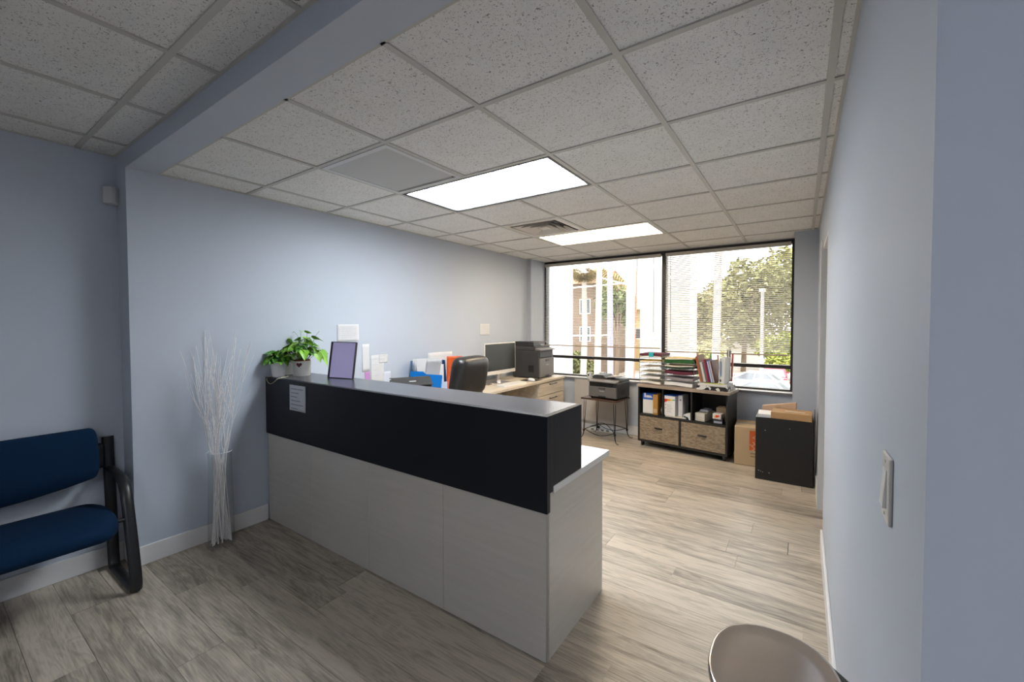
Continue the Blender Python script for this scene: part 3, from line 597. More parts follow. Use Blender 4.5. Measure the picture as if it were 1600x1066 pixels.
# convector cover and things on sill
t = thing('convector_cover', 'pale wall cover with dark top grille behind the side table', 'heater cover', (-2.2, 5.39, 0))
wbx('cover', -2.6, -1.85, 5.32, 5.38, .12, .685, mat('cover_beige', (.50, .47, .44, 1), .5), t); wbx('grille', -2.59, -1.86, 5.325, 5.37, .685, .692, M_black, t)
t = thing('small_camera', 'small white box device with dark lens on the sill', 'device', (-2.40, 5.36, .692), R(-15)); part('body', MB().box(-.03, .03, -.012, .03, 0, .09), M_white, t, bevel=.006); part('lens', MB().lathe([(0, 0), (.013, 0), (.012, .004), (0, .004)], (0, 0, 0), 14), M_black, t, loc=(-.006, -.012, .055), rot=(R(90), 0, 0)); part('foot_plate', MB().box(-.025, .025, -.016, -.0125, 0, .01), M_offw, t)
t = thing('small_carton', 'small pale carton on the sill behind the side table printer', 'carton', (-2.24, 5.44, .70), R(8)); part('body', MB().box(-.04, .04, -.03, .03, 0, .085), M_offw, t, bevel=.002); part('flap', MB().box(-.036, .036, -.03, -.0, .085, .0875), M_white, t)
t = thing('power_strip', 'white power strip on the floor under the side table', 'power strip', (-2.22, 5.34, 0), R(4)); part('body', MB().box(-.17, .17, -.025, .025, 0, .035), M_white, t, bevel=.004)
for k in range(4): part('socket', MB().box(-.13 + k * .07, -.09 + k * .07, -.0265, -.025, .008, .028), M_grey, t)
part('plug', MB().box(-.05, -.02, -.02, .02, .035, .065), M_black, t); part('power_lead', MB().tube([(-.035, 0, .06), (-.06, -.012, .085), (-.12, -.015, .06), (-.16, -.01, .05)], .004, 6), M_black, t, sub=1)
# ------------------------------------------------------------------ office chair at desk: local front faces -x (desk)
t = thing('office_chair', 'black leather high back office chair at the desk', 'chair', (-2.50, 2.73, 0), R(4))
def cushion(w, h, th, n=14, bulge=.5, pw=3.2):
    # superellipsoid pillow centred, x thickness, y width, z height
    mb = MB()
    def sg(v, e): return math.copysign(abs(v) ** e, v)
    def fn(u, v):
        a = 2 * math.pi * u; b = math.pi * (v - .5); e1, e2 = .35, .35
        return Vector((th / 2 * sg(math.sin(b), .8), w / 2 * sg(math.cos(b), e1) * sg(math.cos(a), e2), h / 2 * sg(math.cos(b), e1) * sg(math.sin(a), e2)))
    mb.grid(fn, 40, 16); bm = None
    return mb
def wpos(mb, loc, rot=None):
    Mx = Matrix.Translation(loc) @ (rot.to_4x4() if rot else Matrix.Identity(4)); mb.v = [tuple(Mx @ Vector(v)) for v in mb.v]; return mb
ry = Matrix.Rotation(R(10), 3, 'Y')
part('backrest', wpos(cushion(.43, .34, .15), (.17, 0, 1.01), ry), M_leather, t, sharp=180)
part('lower_back', wpos(cushion(.40, .40, .12), (.125, 0, .70), ry), M_leather, t, sharp=180)
part('seat', wpos(cushion(.52, .50, .13), (-.06, 0, .47), Matrix.Rotation(R(90), 3, 'Y')), M_leather, t, sharp=180)
for sy in (-1, 1): part('armrest', MB().tube([(.10, sy * .28, .5), (.12, sy * .285, .62), (.08, sy * .285, .665), (-.18, sy * .285, .665), (-.22, sy * .285, .63), (-.2, sy * .27, .44)], .018, 8, ry=.028, up=(0, 1, 0)), M_black, t)
part('gas_lift', MB().lathe([(0, .1), (.028, .1), (.028, .25), (.02, .25), (.02, .42), (0, .42)], (-.03, 0, 0), 16), M_black, t)
for k in range(5):
    a = k * 2 * math.pi / 5 + .3; cx_, sy_ = math.cos(a), math.sin(a)
    part('base_leg', MB().tube([(-.03, 0, .11), (-.03 + .16 * cx_, .16 * sy_, .095), (-.03 + .30 * cx_, .30 * sy_, .065)], [.028, .022, .016], 8), M_black, t)
    part('caster', MB().tube([(-.03 + .30 * cx_ - .02 * sy_, .30 * sy_ + .02 * cx_, .0275), (-.03 + .30 * cx_ + .02 * sy_, .30 * sy_ - .02 * cx_, .0275)], .0275, 12), M_black, t)
# ------------------------------------------------------------------ things on the near end of the desk
t = thing('desktop_scanner', 'black wedge shaped scanner on the desk behind the counter', 'scanner', (-2.86, 2.56, DZ), R(62))
part('body', MB().prism([(-.10, 0), (.10, 0), (.10, .13), (.06, .21), (-.02, .215), (-.10, .15)], 'x', -.17, .17), mat('scanner_black', (.03, .028, .027, 1), .4), t, bevel=.008)
part('lid', MB().prism([(-.115, .165), (-.02, .222), (.06, .217), (.06, .224), (-.02, .232), (-.12, .172)], 'x', -.172, .172), M_dgrey, t, bevel=.003)
part('roller_end', MB().tube([(-.178, -.07, .175), (-.171, -.07, .175)], .035, 14), M_black, t)
part('logo', MB().box(-.03, .03, -.082, -.08, .198, .206), M_white, t)
t = thing('blue_folder', 'bright blue folder standing upright on the desk', 'folder', (-2.93, 2.82, DZ), R(38))
part('cover', MB().prism([(-.15, .0), (.13, 0), (.15, .215), (.0, .225), (-.03, .25), (-.15, .255)], 'y', -.004, 0), mat('bright_blue', (.0, .19, .62, 1), .45), t); part('rear_cover', MB().prism([(-.15, 0), (.13, 0), (.15, .20), (-.15, .24)], 'y', .012, .016), mat('bright_blue', (.0, .19, .62, 1), .45), t); part('papers', MB().prism([(-.14, 0.002), (.12, .002), (.14, .205), (-.14, .235)], 'y', .001, .011), M_paper, t)
t = thing('literature_rack', 'clear and blue desktop rack holding papers beside the wall', 'rack', (-3.10, 3.02, DZ), R(60))
part('back_board', MB().box(-.17, .17, .06, .065, 0, .33), mat('rack_blue', (.03, .11, .28, 1), .4), t); part('base', MB().box(-.17, .17, -.09, .06, 0, .008), mat('rack_blue', (.03, .11, .28, 1), .4), t)
for sx in (-.17, .164): part('side', MB().prism([(-.09, .008), (.06, .008), (.06, .33), (.0, .33)], 'x', sx, sx + .006), mat('rack_blue', (.03, .11, .28, 1), .4), t)
part('front_lip', MB().box(-.164, .164, -.09, -.086, .008, .12), mat('rack_pale', (.45, .53, .66, 1), .3), t)
rr_ = random.Random(11)
for k in range(6):
    q = Matrix.Translation((rr_.uniform(-.02, .02), -.05 + k * .018, .016)) @ Matrix.Rotation(R(-2.5), 4, 'X') @ Matrix.Rotation(R(rr_.uniform(-2.5, 2.5)), 4, 'Y')
    s_ = thing('paper_bundle', 'white paper bundle standing in the blue desktop rack', 'paper', (-3.10, 3.02, DZ), R(60), 'papers in the blue desktop rack'); part('pages', MB().box(-.13, .13, -.004, .004, 0, .26 + .015 * k, M=q), M_paper, s_)
def curl_sheet(name, label, m, loc, rz, w=.2, h=.28, bend=.12):
    s_ = thing(name, label, 'brochure', loc, rz); mb = MB(); mb.grid(lambda u, v: Vector((w * (u - .5), -bend * v * v + .02 * math.sin(3 * u), h * v - .06 * v * v)), 6, 10); part('page', mb, m, s_, solid=.002); return s_
curl_sheet('brochure', 'white sheet curling over the top of the blue rack', M_paper, (-3.03, 2.99, DZ + .009), R(60), .15, .40, .10)
curl_sheet('brochure', 'orange and red brochure in the rack beside the chair', mat('orange_red', (.75, .11, .02, 1), .4, var=.45, vscale=7), (-2.965, 3.25, DZ + .001), R(48), .16, .43, .05)
curl_sheet('brochure', 'blue brochure standing behind the orange one', mat('blue_print', (.03, .16, .5, 1), .4), (-3.07, 3.36, DZ + .001), R(70), .11, .41, .03)
curl_sheet('brochure', 'magenta edged brochure at the end of the rack', mat('magenta_print', (.45, .03, .33, 1), .4), (-3.09, 3.46, DZ + .001), R(70), .06, .41, .02)
curl_sheet('brochure', 'tall white brochure leaning on the wall behind the rack', M_paper, (-3.17, 3.26, DZ + .001), R(86), .34, .46, .0)
# ------------------------------------------------------------------ storage cabinet under the right window
SA = R(-6.9); SO = Vector((-1.106, 4.897, 0)); SM = Matrix.Translation(SO) @ Matrix.Rotation(SA, 4, 'Z')
def sp(x, y, z): return tuple(SM @ Vector((x, y, z)))
t = thing('storage_cabinet', 'black framed storage cabinet with three open cubbies and two woven drawers', 'cabinet', sp(0, .18, 0), SA)
M_cab = mat('cabinet_black', (.013, .012, .012, 1), .5)
def cb(name, x0, x1, y0, y1, z0, z1, m, **k): return bx(name, x0, x1, y0 - .18, y1 - .18, z0, z1, m, t, **k)
cb('side_panel', -.49, -.472, 0, .36, .06, .705, M_cab); cb('side_panel', .472, .49, 0, .36, .06, .705, M_cab)
cb('bottom_panel', -.472, .472, 0, .36, .06, .08, M_cab); cb('middle_shelf', -.472, .472, 0, .36, .368, .388, M_cab); cb('back_panel', -.472, .472, .345, .36, .08, .705, M_cab)
cb('divider', -.203, -.188, .005, .345, .388, .705, M_cab); cb('divider', .115, .13, .005, .345, .388, .705, M_cab); cb('centre_post', -.011, .011, 0, .345, .08, .368, M_cab)
cb('cabinet_top', -.505, .505, -.012, .372, .705, .735, M_oakg, bevel=.002)
def woven_mat():
    m = bpy.data.materials.new('woven_oak'); m.use_nodes = True; n = NT(m); b = n.n['Principled BSDF']
    tc = n.add('ShaderNodeTexCoord'); mp = n.add('ShaderNodeMapping'); mp.inputs['Rotation'].default_value = (0, R(35), 0); mp.inputs['Scale'].default_value = (26, 26, 70); n.link(tc.outputs['Object'], mp.inputs['Vector'])
    n1 = n.add('ShaderNodeTexNoise'); n1.inputs['Scale'].default_value = 1.2; n1.inputs['Detail'].default_value = 5; n.link(mp.outputs[0], n1.inputs['Vector'])
    r = n.add('ShaderNodeValToRGB'); e = r.color_ramp.elements; e[0].position = .3; e[0].color = (.17, .125, .08, 1); e[1].position = .7; e[1].color = (.36, .28, .19, 1); n.link(n1.outputs['Fac'], r.inputs[0]); n.link(r.outputs[0], b.inputs['Base Color']); b.inputs['Roughness'].default_value = .7
    return m
M_woven = woven_mat()
for x0, x1 in ((-.468, -.014), (.014, .468)):
    dr = cb('drawer', x0, x1, .004, .022, .085, .363, M_woven); xc = (x0 + x1) / 2
    part('handle', MB().box(xc - .045, xc + .045, -.01 - .18, .004 - .18, .235, .247), M_blackm, dr, bevel=.002)
for sx in (-.45, .45):
    for yy in (.05, .31): part('caster', MB().tube([(sx - .01, yy - .18, .026), (sx + .01, yy - .18, .026)], .026, 12), M_black, t); part('caster_fork', MB().box(sx - .014, sx + .014, yy - .20, yy - .16, .04, .06), M_blackm, t)
# cubby contents
def carton(name, label, cat, x, y, z, w, dp, h, m, rz=0, extra=None, bev=.002):
    o = thing(name, label, cat, sp(x, y, z), SA + R(rz)); part('body', MB().box(-w / 2, w / 2, -dp / 2, dp / 2, 0, h), m, o, bevel=bev)
    if extra: extra(o, w, dp, h)
    return o
zs = .389
def band(m, a, b):
    def f(o, w, dp, h): part('band', MB().box(-w / 2 - .0008, w / 2 + .0008, -dp / 2 - .0008, dp / 2, h * a, h * b), m, o)
    return f
M_blueb = mat('box_blue', (.02, .12, .5, 1), .4)
def blue_x(o, w, dp, h):
    band(M_blueb, .70, 1.002)(o, w, dp, h)
    mb = MB()
    for k, (xx, zz, ww, hh) in enumerate([(-.048, .80, .018, .1), (-.026, .80, .03, .055), (.004, .80, .03, .055), (.03, .80, .014, .03)]): mb.box(xx, xx + ww, -dp / 2 - .002, -dp / 2 - .0008, h * zz, h * zz + hh * .5)
    part('print_mark', mb, M_white, o)
carton('paper_ream_box', 'white box with blue top band in the left cubby', 'box', -.395, .15, zs, .13, .20, .235, mat('box_white', (.7, .69, .65, 1), .6), 6, blue_x)
carton('amber_box', 'slim amber brown box standing in the left cubby', 'box', -.288, .12, zs, .058, .2, .235, mat('amber', (.42, .22, .05, 1), .6), 0, lambda o, w, dp, h: part('label_strip', MB().box(-w / 2 + .008, w / 2 - .008, -dp / 2 - .001, -dp / 2, h * .1, h * .3), M_cardl, o))
t2 = thing('headset', 'black and silver headset standing in the left cubby', 'headset', sp(-.230, .16, zs), SA)
part('headband', MB().tube([(-.012, -.05, .05), (-.012, -.05, .16), (-.008, -.03, .21), (0, 0, .225), (.006, .03, .21), (.01, .05, .16), (.01, .05, .05)], .008, 8), M_black, t2)
for q in (-.05, .05): part('ear_cup', MB().tube([(-.016, q, .045), (.014, q, .045)], [.04, .044], 14), mat('silver_grey', (.3, .3, .32, 1), .35, metal=.6), t2)
def rainbow(o, w, dp, h):
    for k, (cc, a_, b_) in enumerate([((.7, .05, .04, 1), -.5, -.22), ((.8, .3, .03, 1), -.22, .05), ((.75, .6, .06, 1), .05, .25), ((.15, .4, .12, 1), .25, .4), ((.04, .2, .45, 1), .4, .5)]):
        part('colour_patch', MB().prism([(w * a_, h * .84), (w * b_, h * .84), (w * b_, h * (.70 + .1 * (b_ + .5))), (w * a_, h * (.70 + .1 * (a_ + .5) - (.06 if k == 0 else 0)))], 'y', -dp / 2 - .001, -dp / 2), mat('rainbow%d' % k, cc, .5), o)
    mb = MB()
    for k in range(2): mb.box(-w * .42, -w * .34, -dp / 2 - .001, -dp / 2, h * (.52 - .17 * k), h * (.57 - .17 * k))
    for k in range(5): mb.box(-w * .28, w * (.1 + .06 * (k % 3)), -dp / 2 - .001, -dp / 2, h * (.53 - .085 * k), h * (.545 - .085 * k))
    part('printed_lines', mb, M_ink, o)['kind'] = 'stuff'; part('dark_top', MB().box(-w / 2, w / 2, -dp / 2, dp / 2, h, h + .006), M_blueb, o)
carton('copy_paper_box', 'white box with rainbow corner print in the middle cubby', 'box', -.117, .135, zs + .014, .125, .22, .225, mat('box_white2', (.72, .71, .70, 1), .55), -3, rainbow)
carton('paper_pad', 'flat cream pad lying under the rainbow printed box', 'pad', -.06, .14, zs, .23, .24, .013, mat('cream_pad', (.6, .58, .5, 1), .7), 2, lambda o, w, dp, h: part('gummed_edge', MB().box(-w / 2 - .0006, w / 2 + .0006, dp / 2, dp / 2 + .001, 0, h), M_grey, o))
carton('white_binder_box', 'narrow white file box in the middle cubby', 'box', -.012, .15, zs + .014, .048, .2, .235, mat('filebox', (.58, .58, .6, 1), .5), 0, lambda o, w, dp, h: part('finger_hole', MB().lathe([(0, 0), (.01, 0), (.01, .001), (0, .001)], (0, 0, 0), 14), M_grey, o, loc=(0, -dp / 2, h * .8), rot=(R(90), 0, 0)))
t2 = thing('folded_sheet', 'folded cream sheet drooping over the middle shelf edge', 'paper', sp(.062, .03, zs), SA); part('sheet_face', MB().prism([(-.035, .045), (.045, .075), (.05, -.005 + .005), (.035, .002), (.02, .03)], 'y', -.02, -.018), M_paper, t2); part('sheet_top', MB().hexa([(-.035, -.018, .043), (.045, -.018, .073), (.045, .08, .073), (-.035, .08, .043)], [(-.035, -.018, .045), (.045, -.018, .075), (.045, .08, .075), (-.035, .08, .045)]), M_paper, t2); part('support_edge', MB().box(.046, .048, -.018, .08, 0, .073), M_paper, t2)
t2 = thing('tape_roll', 'dark tape roll with teal core in the middle cubby', 'tape', sp(.052, .06, zs), SA); part('tape_ring', MB().tube([(0, -.006, .024), (0, .012, .024)], .024, 18), M_black, t2); part('core', MB().tube([(0, -.0075, .024), (0, -.006, .024)], .013, 14), mat('teal', (.03, .2, .25, 1), .5), t2)
carton('envelope_box', 'long cream envelope box lying in the right cubby', 'box', .222, .16, zs, .105, .25, .085, mat('cream_box', (.52, .50, .44, 1), .6), -9, lambda o, w, dp, h: part('flap', MB().box(-w / 2 + .002, w / 2 - .002, -dp / 2 - .001, -dp / 2, h * .6, h * .98), mat('cream_box2', (.58, .56, .5, 1), .6), o))
carton('plastic_bag', 'crumpled clear plastic pack lying on the envelope box', 'bag', .228, .17, zs + .086, .09, .14, .03, mat('plastic_clear', (.35, .34, .38, 1), .15), -4, lambda o, w, dp, h: part('seal', MB().box(-w / 2, w / 2, -dp / 2 - .02, -dp / 2, .01, .013), mat('plastic_clear', (.35, .34, .38, 1), .15), o), .012)
carton('ink_box', 'small black box at the front of the right cubby', 'box', .385, .07, zs, .09, .09, .05, mat('ink_black', (.02, .02, .025, 1), .3), 5, lambda o, w, dp, h: part('label_strip', MB().box(-w / 2 + .006, w / 2 - .006, -dp / 2 - .001, -dp / 2, h * .15, h * .55), mat('dim_white', (.35, .35, .4, 1), .5), o))
def splash(o, w, dp, h):
    for k, (cc, xx, zz, r_) in enumerate([((.75, .05, .02, 1), -.002, .5, .014), ((.8, .35, .03, 1), -.016, .35, .010), ((.75, .12, .02, 1), .016, .6, .011)]):
        part('print_spot', MB().lathe([(0, 0), (r_, 0), (r_, .001), (0, .001)], (0, 0, 0), 12), mat('spot%d' % k, cc, .5), o, loc=(xx, -dp / 2, h * zz), rot=(R(90), 0, 0))
carton('snack_box', 'small white box with red orange print stacked on the black one', 'box', .38, .07, zs + .05, .085, .085, .055, mat('box_white3', (.66, .62, .6, 1), .5), -4, splash)
carton('brown_carton', 'small brown carton at the back of the right cubby', 'box', .39, .22, zs, .11, .12, .15, M_card, 0, lambda o, w, dp, h: part('tape_strip', MB().box(-w * .1, w * .1, -dp / 2 - .0006, dp / 2, h, h + .0006), M_cardl, o))
# paper trays on the cabinet top
ZTOP = .735
FCOL = {'maroon': (.10, .012, .03, 1), 'green': (.012, .09, .02, 1), 'manila': (.60, .46, .20, 1), 'white': (.72, .71, .69, 1), 'yellow': (.68, .48, .08, 1), 'grey': (.26, .24, .26, 1), 'cream': (.62, .55, .4, 1), 'dgreen': (.02, .05, .03, 1)}
def folder_mat(k): return mat('folder_' + k, FCOL[k], .7, var=.06, vscale=12)
def tray_stack(label, x, w, n, pitch, where):
    dp = .30; t = thing('letter_tray_stack', label, 'paper tray', sp(x, .19, ZTOP), SA); mw = mat('tray_wire', (.30, .29, .28, 1), .35, metal=.7)
    for k in range(n):
        z = .006 + k * pitch
        mb = MB(); mb.tube([(-w / 2, -dp / 2, z), (w / 2, -dp / 2, z), (w / 2, dp / 2, z), (-w / 2, dp / 2, z), (-w / 2, -dp / 2, z)], .0028, 6)
        for q in range(1, 7): mb.tube([(-w / 2 + w * q / 7, -dp / 2, z), (-w / 2 + w * q / 7, dp / 2, z)], .0014, 5)
        part('tray', mb, mw, t)
    for sx in (-1, 1):
        for yy in (-dp / 2 + .02, dp / 2): part('post', MB().tube([(sx * (w / 2 + .003), yy, 0), (sx * (w / 2 + .003), yy, n * pitch - .02)], .003, 6), mw, t)
    return t
def tray_fill(x, w, k, pitch, items, where):
    z = ZTOP + .011 + k * pitch
    for i, (col, th, wf, off, lab) in enumerate(items):
        o = thing('folder' if col not in ('white', 'cream') else 'paper_stack', lab, 'folder' if col not in ('white', 'cream') else 'paper', sp(x + off, .185, z), SA + R(rnd.uniform(-2, 2))); ww = w * wf
        mb = MB(); seg = 6; dpp = .285
        mb.grid(lambda u, v: Vector((ww * (u - .5), dpp * (v - .5), .004 * math.sin(5 * u + k) * (1 - v) + .004)), seg, 4)
        part('bottom_sheet', mb, folder_mat(col), o, solid=.0015)
        m2 = MB(); m2.grid(lambda u, v: Vector((ww * (u - .5), dpp * (v - .5) + .004, .004 * math.sin(5 * u + k) * (1 - v) + .004 + th)), seg, 4); part('top_sheet', m2, folder_mat(col), o, solid=.0015)
        m3 = MB(); m3.grid(lambda u, v: Vector((ww * (u - .5) * .985, -dpp * .488, .004 * math.sin(5 * u + k) + .0048 + (th - .0016) * v)), seg, 1)
        m3.grid(lambda u, v: Vector((ww * (u - .5) * .985, dpp * .488, .0048 + (th - .0016) * v)), seg, 1)
        for sx in (-.49, .49): m3.grid(lambda u, v: Vector((ww * sx, dpp * (u - .5) * .97, .0048 + (th - .0016) * v)), 2, 1)
        part('page_edges', m3, folder_mat('white' if col not in ('green', 'maroon', 'dgreen', 'grey') else col), o)
        z += th + .006
P1 = .062
tray_stack('six tier wire letter tray at the left end of the cabinet top', -.365, .265, 6, P1, '')
F1 = [[('cream', .022, .98, 0, 'thick cream paper stack in the lowest tier of the left tray')], [('white', .02, .95, 0, 'white papers in the second tier of the left tray')], [('cream', .012, .97, .004, 'cream papers in the third tier of the left tray')],
      [('white', .010, .96, 0, 'white papers in the fourth tier of the left tray')], [('yellow', .014, .97, 0, 'yellow folder in the fifth tier of the left tray')],
      [('manila', .010, .97, 0, 'manila folder in the top tier of the left tray'), ('maroon', .022, 1.0, 0, 'maroon folder on top of the left tray')]]
for k, it in enumerate(F1): tray_fill(-.365, .265, k, P1, it, '')
o = thing('sticky_note', 'turquoise sticky note on the maroon folder of the left tray', 'sticky note', sp(-.345, .028, ZTOP + .011 + 5 * P1 + .006), SA); part('note', MB().box(-.028, .028, -.003, -.0018, 0, .05), mat('turquoise', (.02, .36, .44, 1), .6), o); part('note_fold', MB().box(-.028, .028, -.003, .02, .05, .0515), mat('turquoise', (.02, .36, .44, 1), .6), o)
P2 = .064
tray_stack('five tier wire letter tray in the middle of the cabinet top', -.035, .325, 5, P2, '')
F2 = [[('white', .034, .98, 0, 'thick white paper stack in the lowest tier of the middle tray')], [('grey', .026, .96, 0, 'grey folder in the second tier of the middle tray')], [('maroon', .034, .98, 0, 'maroon folder in the third tier of the middle tray')],
      [('dgreen', .018, .96, 0, 'dark green folder in the fourth tier of the middle tray'), ('manila', .012, .96, 0, 'manila folder in the fourth tier of the middle tray')], [('green', .036, 1.0, 0, 'bright green folder on the top tier of the middle tray'), ('manila', .010, .95, 0, 'manila folder on top of the middle tray')]]
for k, it in enumerate(F2): tray_fill(-.035, .325, k, P2, it, '')
# file sorter with upright folders
t = thing('file_sorter', 'black and white patterned desk organiser at the right end of the cabinet top', 'organiser', sp(.322, .19, ZTOP), SA)
def checker():
    m = bpy.data.materials.new('black_white_pattern'); m.use_nodes = True; n = NT(m); b = n.n['Principled BSDF']; tc = n.add('ShaderNodeTexCoord'); v = n.add('ShaderNodeTexVoronoi'); v.inputs['Scale'].default_value = 28
    r = n.add('ShaderNodeValToRGB'); r.color_ramp.interpolation = 'CONSTANT'; e = r.color_ramp.elements; e[0].color = (.015, .015, .015, 1); e[1].position = .55; e[1].color = (.7, .7, .7, 1)
    n.link(tc.outputs['Object'], v.inputs['Vector']); n.link(v.outputs['Color'], r.inputs[0]); n.link(r.outputs[0], b.inputs['Base Color']); return m
part('base_box', MB().box(-.155, .155, -.16, .15, 0, .045), checker(), t, bevel=.002)
mb = MB(); mw = mat('tray_wire', (.30, .29, .28, 1), .35, metal=.7)
for sx in (-.15, .15): part('end_rail', MB().tube([(sx, -.14, .045), (sx, -.14, .10), (sx, .14, .16), (sx, .14, .045)], .003, 6), mw, t)
o = carton('paper_stack', 'loose white papers with a yellow green top sheet on the patterned organiser', 'paper', .322, .17, ZTOP + .0455, .29, .28, .022, M_paper, 2, lambda o, w, dp, h: part('top_sheet', MB().box(-w * .3, w * .35, -dp * .48, dp * .3, h, h + .004), mat('yellowgreen', (.5, .55, .2, 1), .7), o), .001)
zf = ZTOP + .073
def upright(label, x, w_th, h, col, lean_deg, y=.20, dp=.22, nm='file_folder', rgh=.6, tab=None):
    o = thing(nm, label, 'folder', sp(x, y, zf), SA); Mx = Matrix.Rotation(R(lean_deg), 4, 'Y'); key = 'upr_%.2f_%.2f_%.2f' % col[:3]
    m = mat(key, col, rgh)
    part('cover', MB().box(0, w_th * .22, -dp / 2, dp / 2, .002, h, M=Mx), m, o); part('rear_cover', MB().box(w_th * .78, w_th, -dp / 2, dp / 2, .002, h, M=Mx), m, o); part('pages', MB().box(w_th * .22, w_th * .78, -dp / 2 + .004, dp / 2, .004, h - .006, M=Mx), m if w_th < .02 else M_paper, o)
    if tab: part('tab', MB().box(w_th * .2, w_th * .35, -.06, 0, h, h + .03, M=Mx), mat('tab_%s' % tab[0], tab[1], .6), o)
    return o
upright('orange folder leaning at the left end of the file row', .188, .012, .285, (.62, .16, .05, 1), -12, tab=('orange', (.7, .2, .06, 1)))
upright('tan brown folder beside the orange one', .203, .014, .30, (.28, .16, .09, 1), -12)
upright('grey white folder in the upright file row', .222, .024, .225, (.55, .53, .55, 1), -12)
upright('slate grey folder in the upright file row', .248, .016, .225, (.14, .16, .18, 1), -12)
upright('red edged folder in the upright file row', .266, .012, .255, (.42, .03, .05, 1), -12)
upright('deep maroon folder in the upright file row', .280, .014, .255, (.12, .01, .05, 1), -12)
upright('blue folder in the upright file row', .296, .020, .24, (.03, .13, .36, 1), -12)
upright('lavender folder in the upright file row', .318, .016, .24, (.50, .46, .54, 1), -12)
upright('dark brown folder in the upright file row', .336, .012, .245, (.12, .03, .02, 1), -12)
upright('lime green folder standing behind the upright file row', .236, .010, .31, (.14, .50, .05, 1), -4, y=.335, dp=.03)
upright('pale manila folder standing behind the upright file row', .315, .012, .29, (.55, .45, .32, 1), -5, y=.335, dp=.03)
upright('thick white binder at the right end of the file row', .372, .055, .275, (.62, .63, .64, 1), 2, nm='ring_binder')
o = bpy.data.objects['ring_binder']; part('spine_strip', MB().box(.012, .03, -.111, -.1102, .08, .24), mat('slate_blue', (.18, .24, .38, 1), .5), o); part('spine_hole', MB().box(.014, .026, -.111, -.1102, .02, .045), M_black, o)
upright('black folder rising behind the white binder', .395, .030, .345, (.02, .02, .022, 1), 0, y=.335, dp=.03)
upright('small red folder behind the white binder', .432, .014, .31, (.55, .12, .08, 1), 2, y=.335, dp=.03)
# ------------------------------------------------------------------ boxes and black cabinet by the right wall
b = thing('moving_box', 'large brown moving carton with orange square logo', 'box', (-.33, 5.02, 0), R(3))
part('carton', MB().box(-.235, .23, -.16, .20, 0, .40), M_cardl, b, bevel=.012, seg=3); part('tape', MB().box(-.22, .22, -.02, .05, .4, .4012), mat('tape_tan', (.6, .48, .34, 1), .25), b)
lg = bx('logo_square', -.10, .10, -.1612, -.16, .165, .365, mat('orange_logo', (.66, .13, .025, 1), .6), b)
M_st = mat('stencil_kraft', (.62, .46, .30, 1), .8)
for k, (s__, yy) in enumerate((('THE', .062), ('HOME', .012), ('DEPOT', -.05))):
    text_part('logo_word', s__, .075 if k else .05, M_st, lg, (-yy * .72 * .707 * 1.0 + 0, -.1615, .265 + yy * .707), (R(90), R(-45), 0), .0004)
mb = MB(); rr_ = random.Random(2)
for k in range(2): mb.box(-.09, .09, -.1612, -.16, .128 - .03 * k, .138 - .03 * k)
part('small_print', mb, mat('print_brown', (.26, .17, .10, 1), .8), b)
t = thing('black_cabinet', 'plain black low cabinet standing beside the moving box', 'cabinet', (-.12, 4.68, 0), R(0))
wbx('body', -.342, .094, 4.52, 4.84, 0.0, .565, M_cab, t); wbx('door_panel', -.342, .096, 4.503, 4.519, .004, .58, mat('panel_black', (.010, .010, .010, 1), .45, var=.3, vscale=30), t); wbx('top_board', -.344, .098, 4.52, 4.845, .566, .58, M_cab, t)
mb = MB()
for xx, zz, r_ in [(-.27, .46, .004), (-.08, .50, .003), (-.30, .075, .003), (-.318, .08, .004), (-.235, .07, .004), (-.285, .07, .003)]: mb.box(xx, xx + r_ * 2.5, 4.5025, 4.503, zz, zz + r_ * 2)
wpart('scuff_mark', mb, mat('scuff', (.35, .34, .32, 1), .8), t)
o = thing('document_mailer', 'flat brown cardboard mailer box on the black cabinet', 'box', (-.065, 4.62, .58), R(-2)); part('carton', MB().box(-.155, .155, -.11, .13, 0, .06), mat('mailer_brown', (.46, .27, .12, 1), .75), o, bevel=.003); part('flap_edge', MB().box(-.05, .10, -.02, .02, .06, .0612), mat('label_pale', (.6, .5, .4, 1), .6), o); part('shipping_label', MB().box(.08, .13, -.09, -.06, .06, .0608), M_cardl, o)
o = thing('paper_stack', 'white paper stack on the left of the black cabinet', 'paper', (-.275, 4.61, .58), R(3)); part('sheets', MB().box(-.055, .05, -.09, .12, 0, .028), M_paper, o); part('top_sheet', MB().box(-.05, .055, -.085, .12, .028, .031), mat('paper_cool', (.8, .81, .84, 1), .7), o)
o = thing('kraft_carton', 'tan cardboard flap box behind the brown mailer', 'box', (-.17, 4.805, .581), R(-8)); part('carton', MB().hexa([(-.14, -.028, 0), (.14, -.028, 0), (.14, .03, 0), (-.14, .03, 0)], [(-.14, -.025, .06), (.14, -.025, .12), (.14, .025, .12), (-.14, .025, .06)]), mat('kraft_pink', (.56, .38, .26, 1), .8), o); part('tape', MB().box(-.02, .02, -.0285, -.0265, .0, .08), M_cardl, o)
o = thing('leaning_board', 'thin black board with rounded top leaning by the right wall', 'board', (.108, 4.66, 0)); part('board', MB().prism([(-.10, 0), (.14, 0), (.14, .60), (.10, .655), (.0, .665), (-.06, .655), (-.10, .60)], 'x', -.005, .004), M_cab, o); part('edge_band', MB().tube([(-.0005, -.10, .0), (-.0005, -.10, .60), (-.0005, -.06, .655), (-.0005, 0, .665)], .0055, 6), M_grey, o)
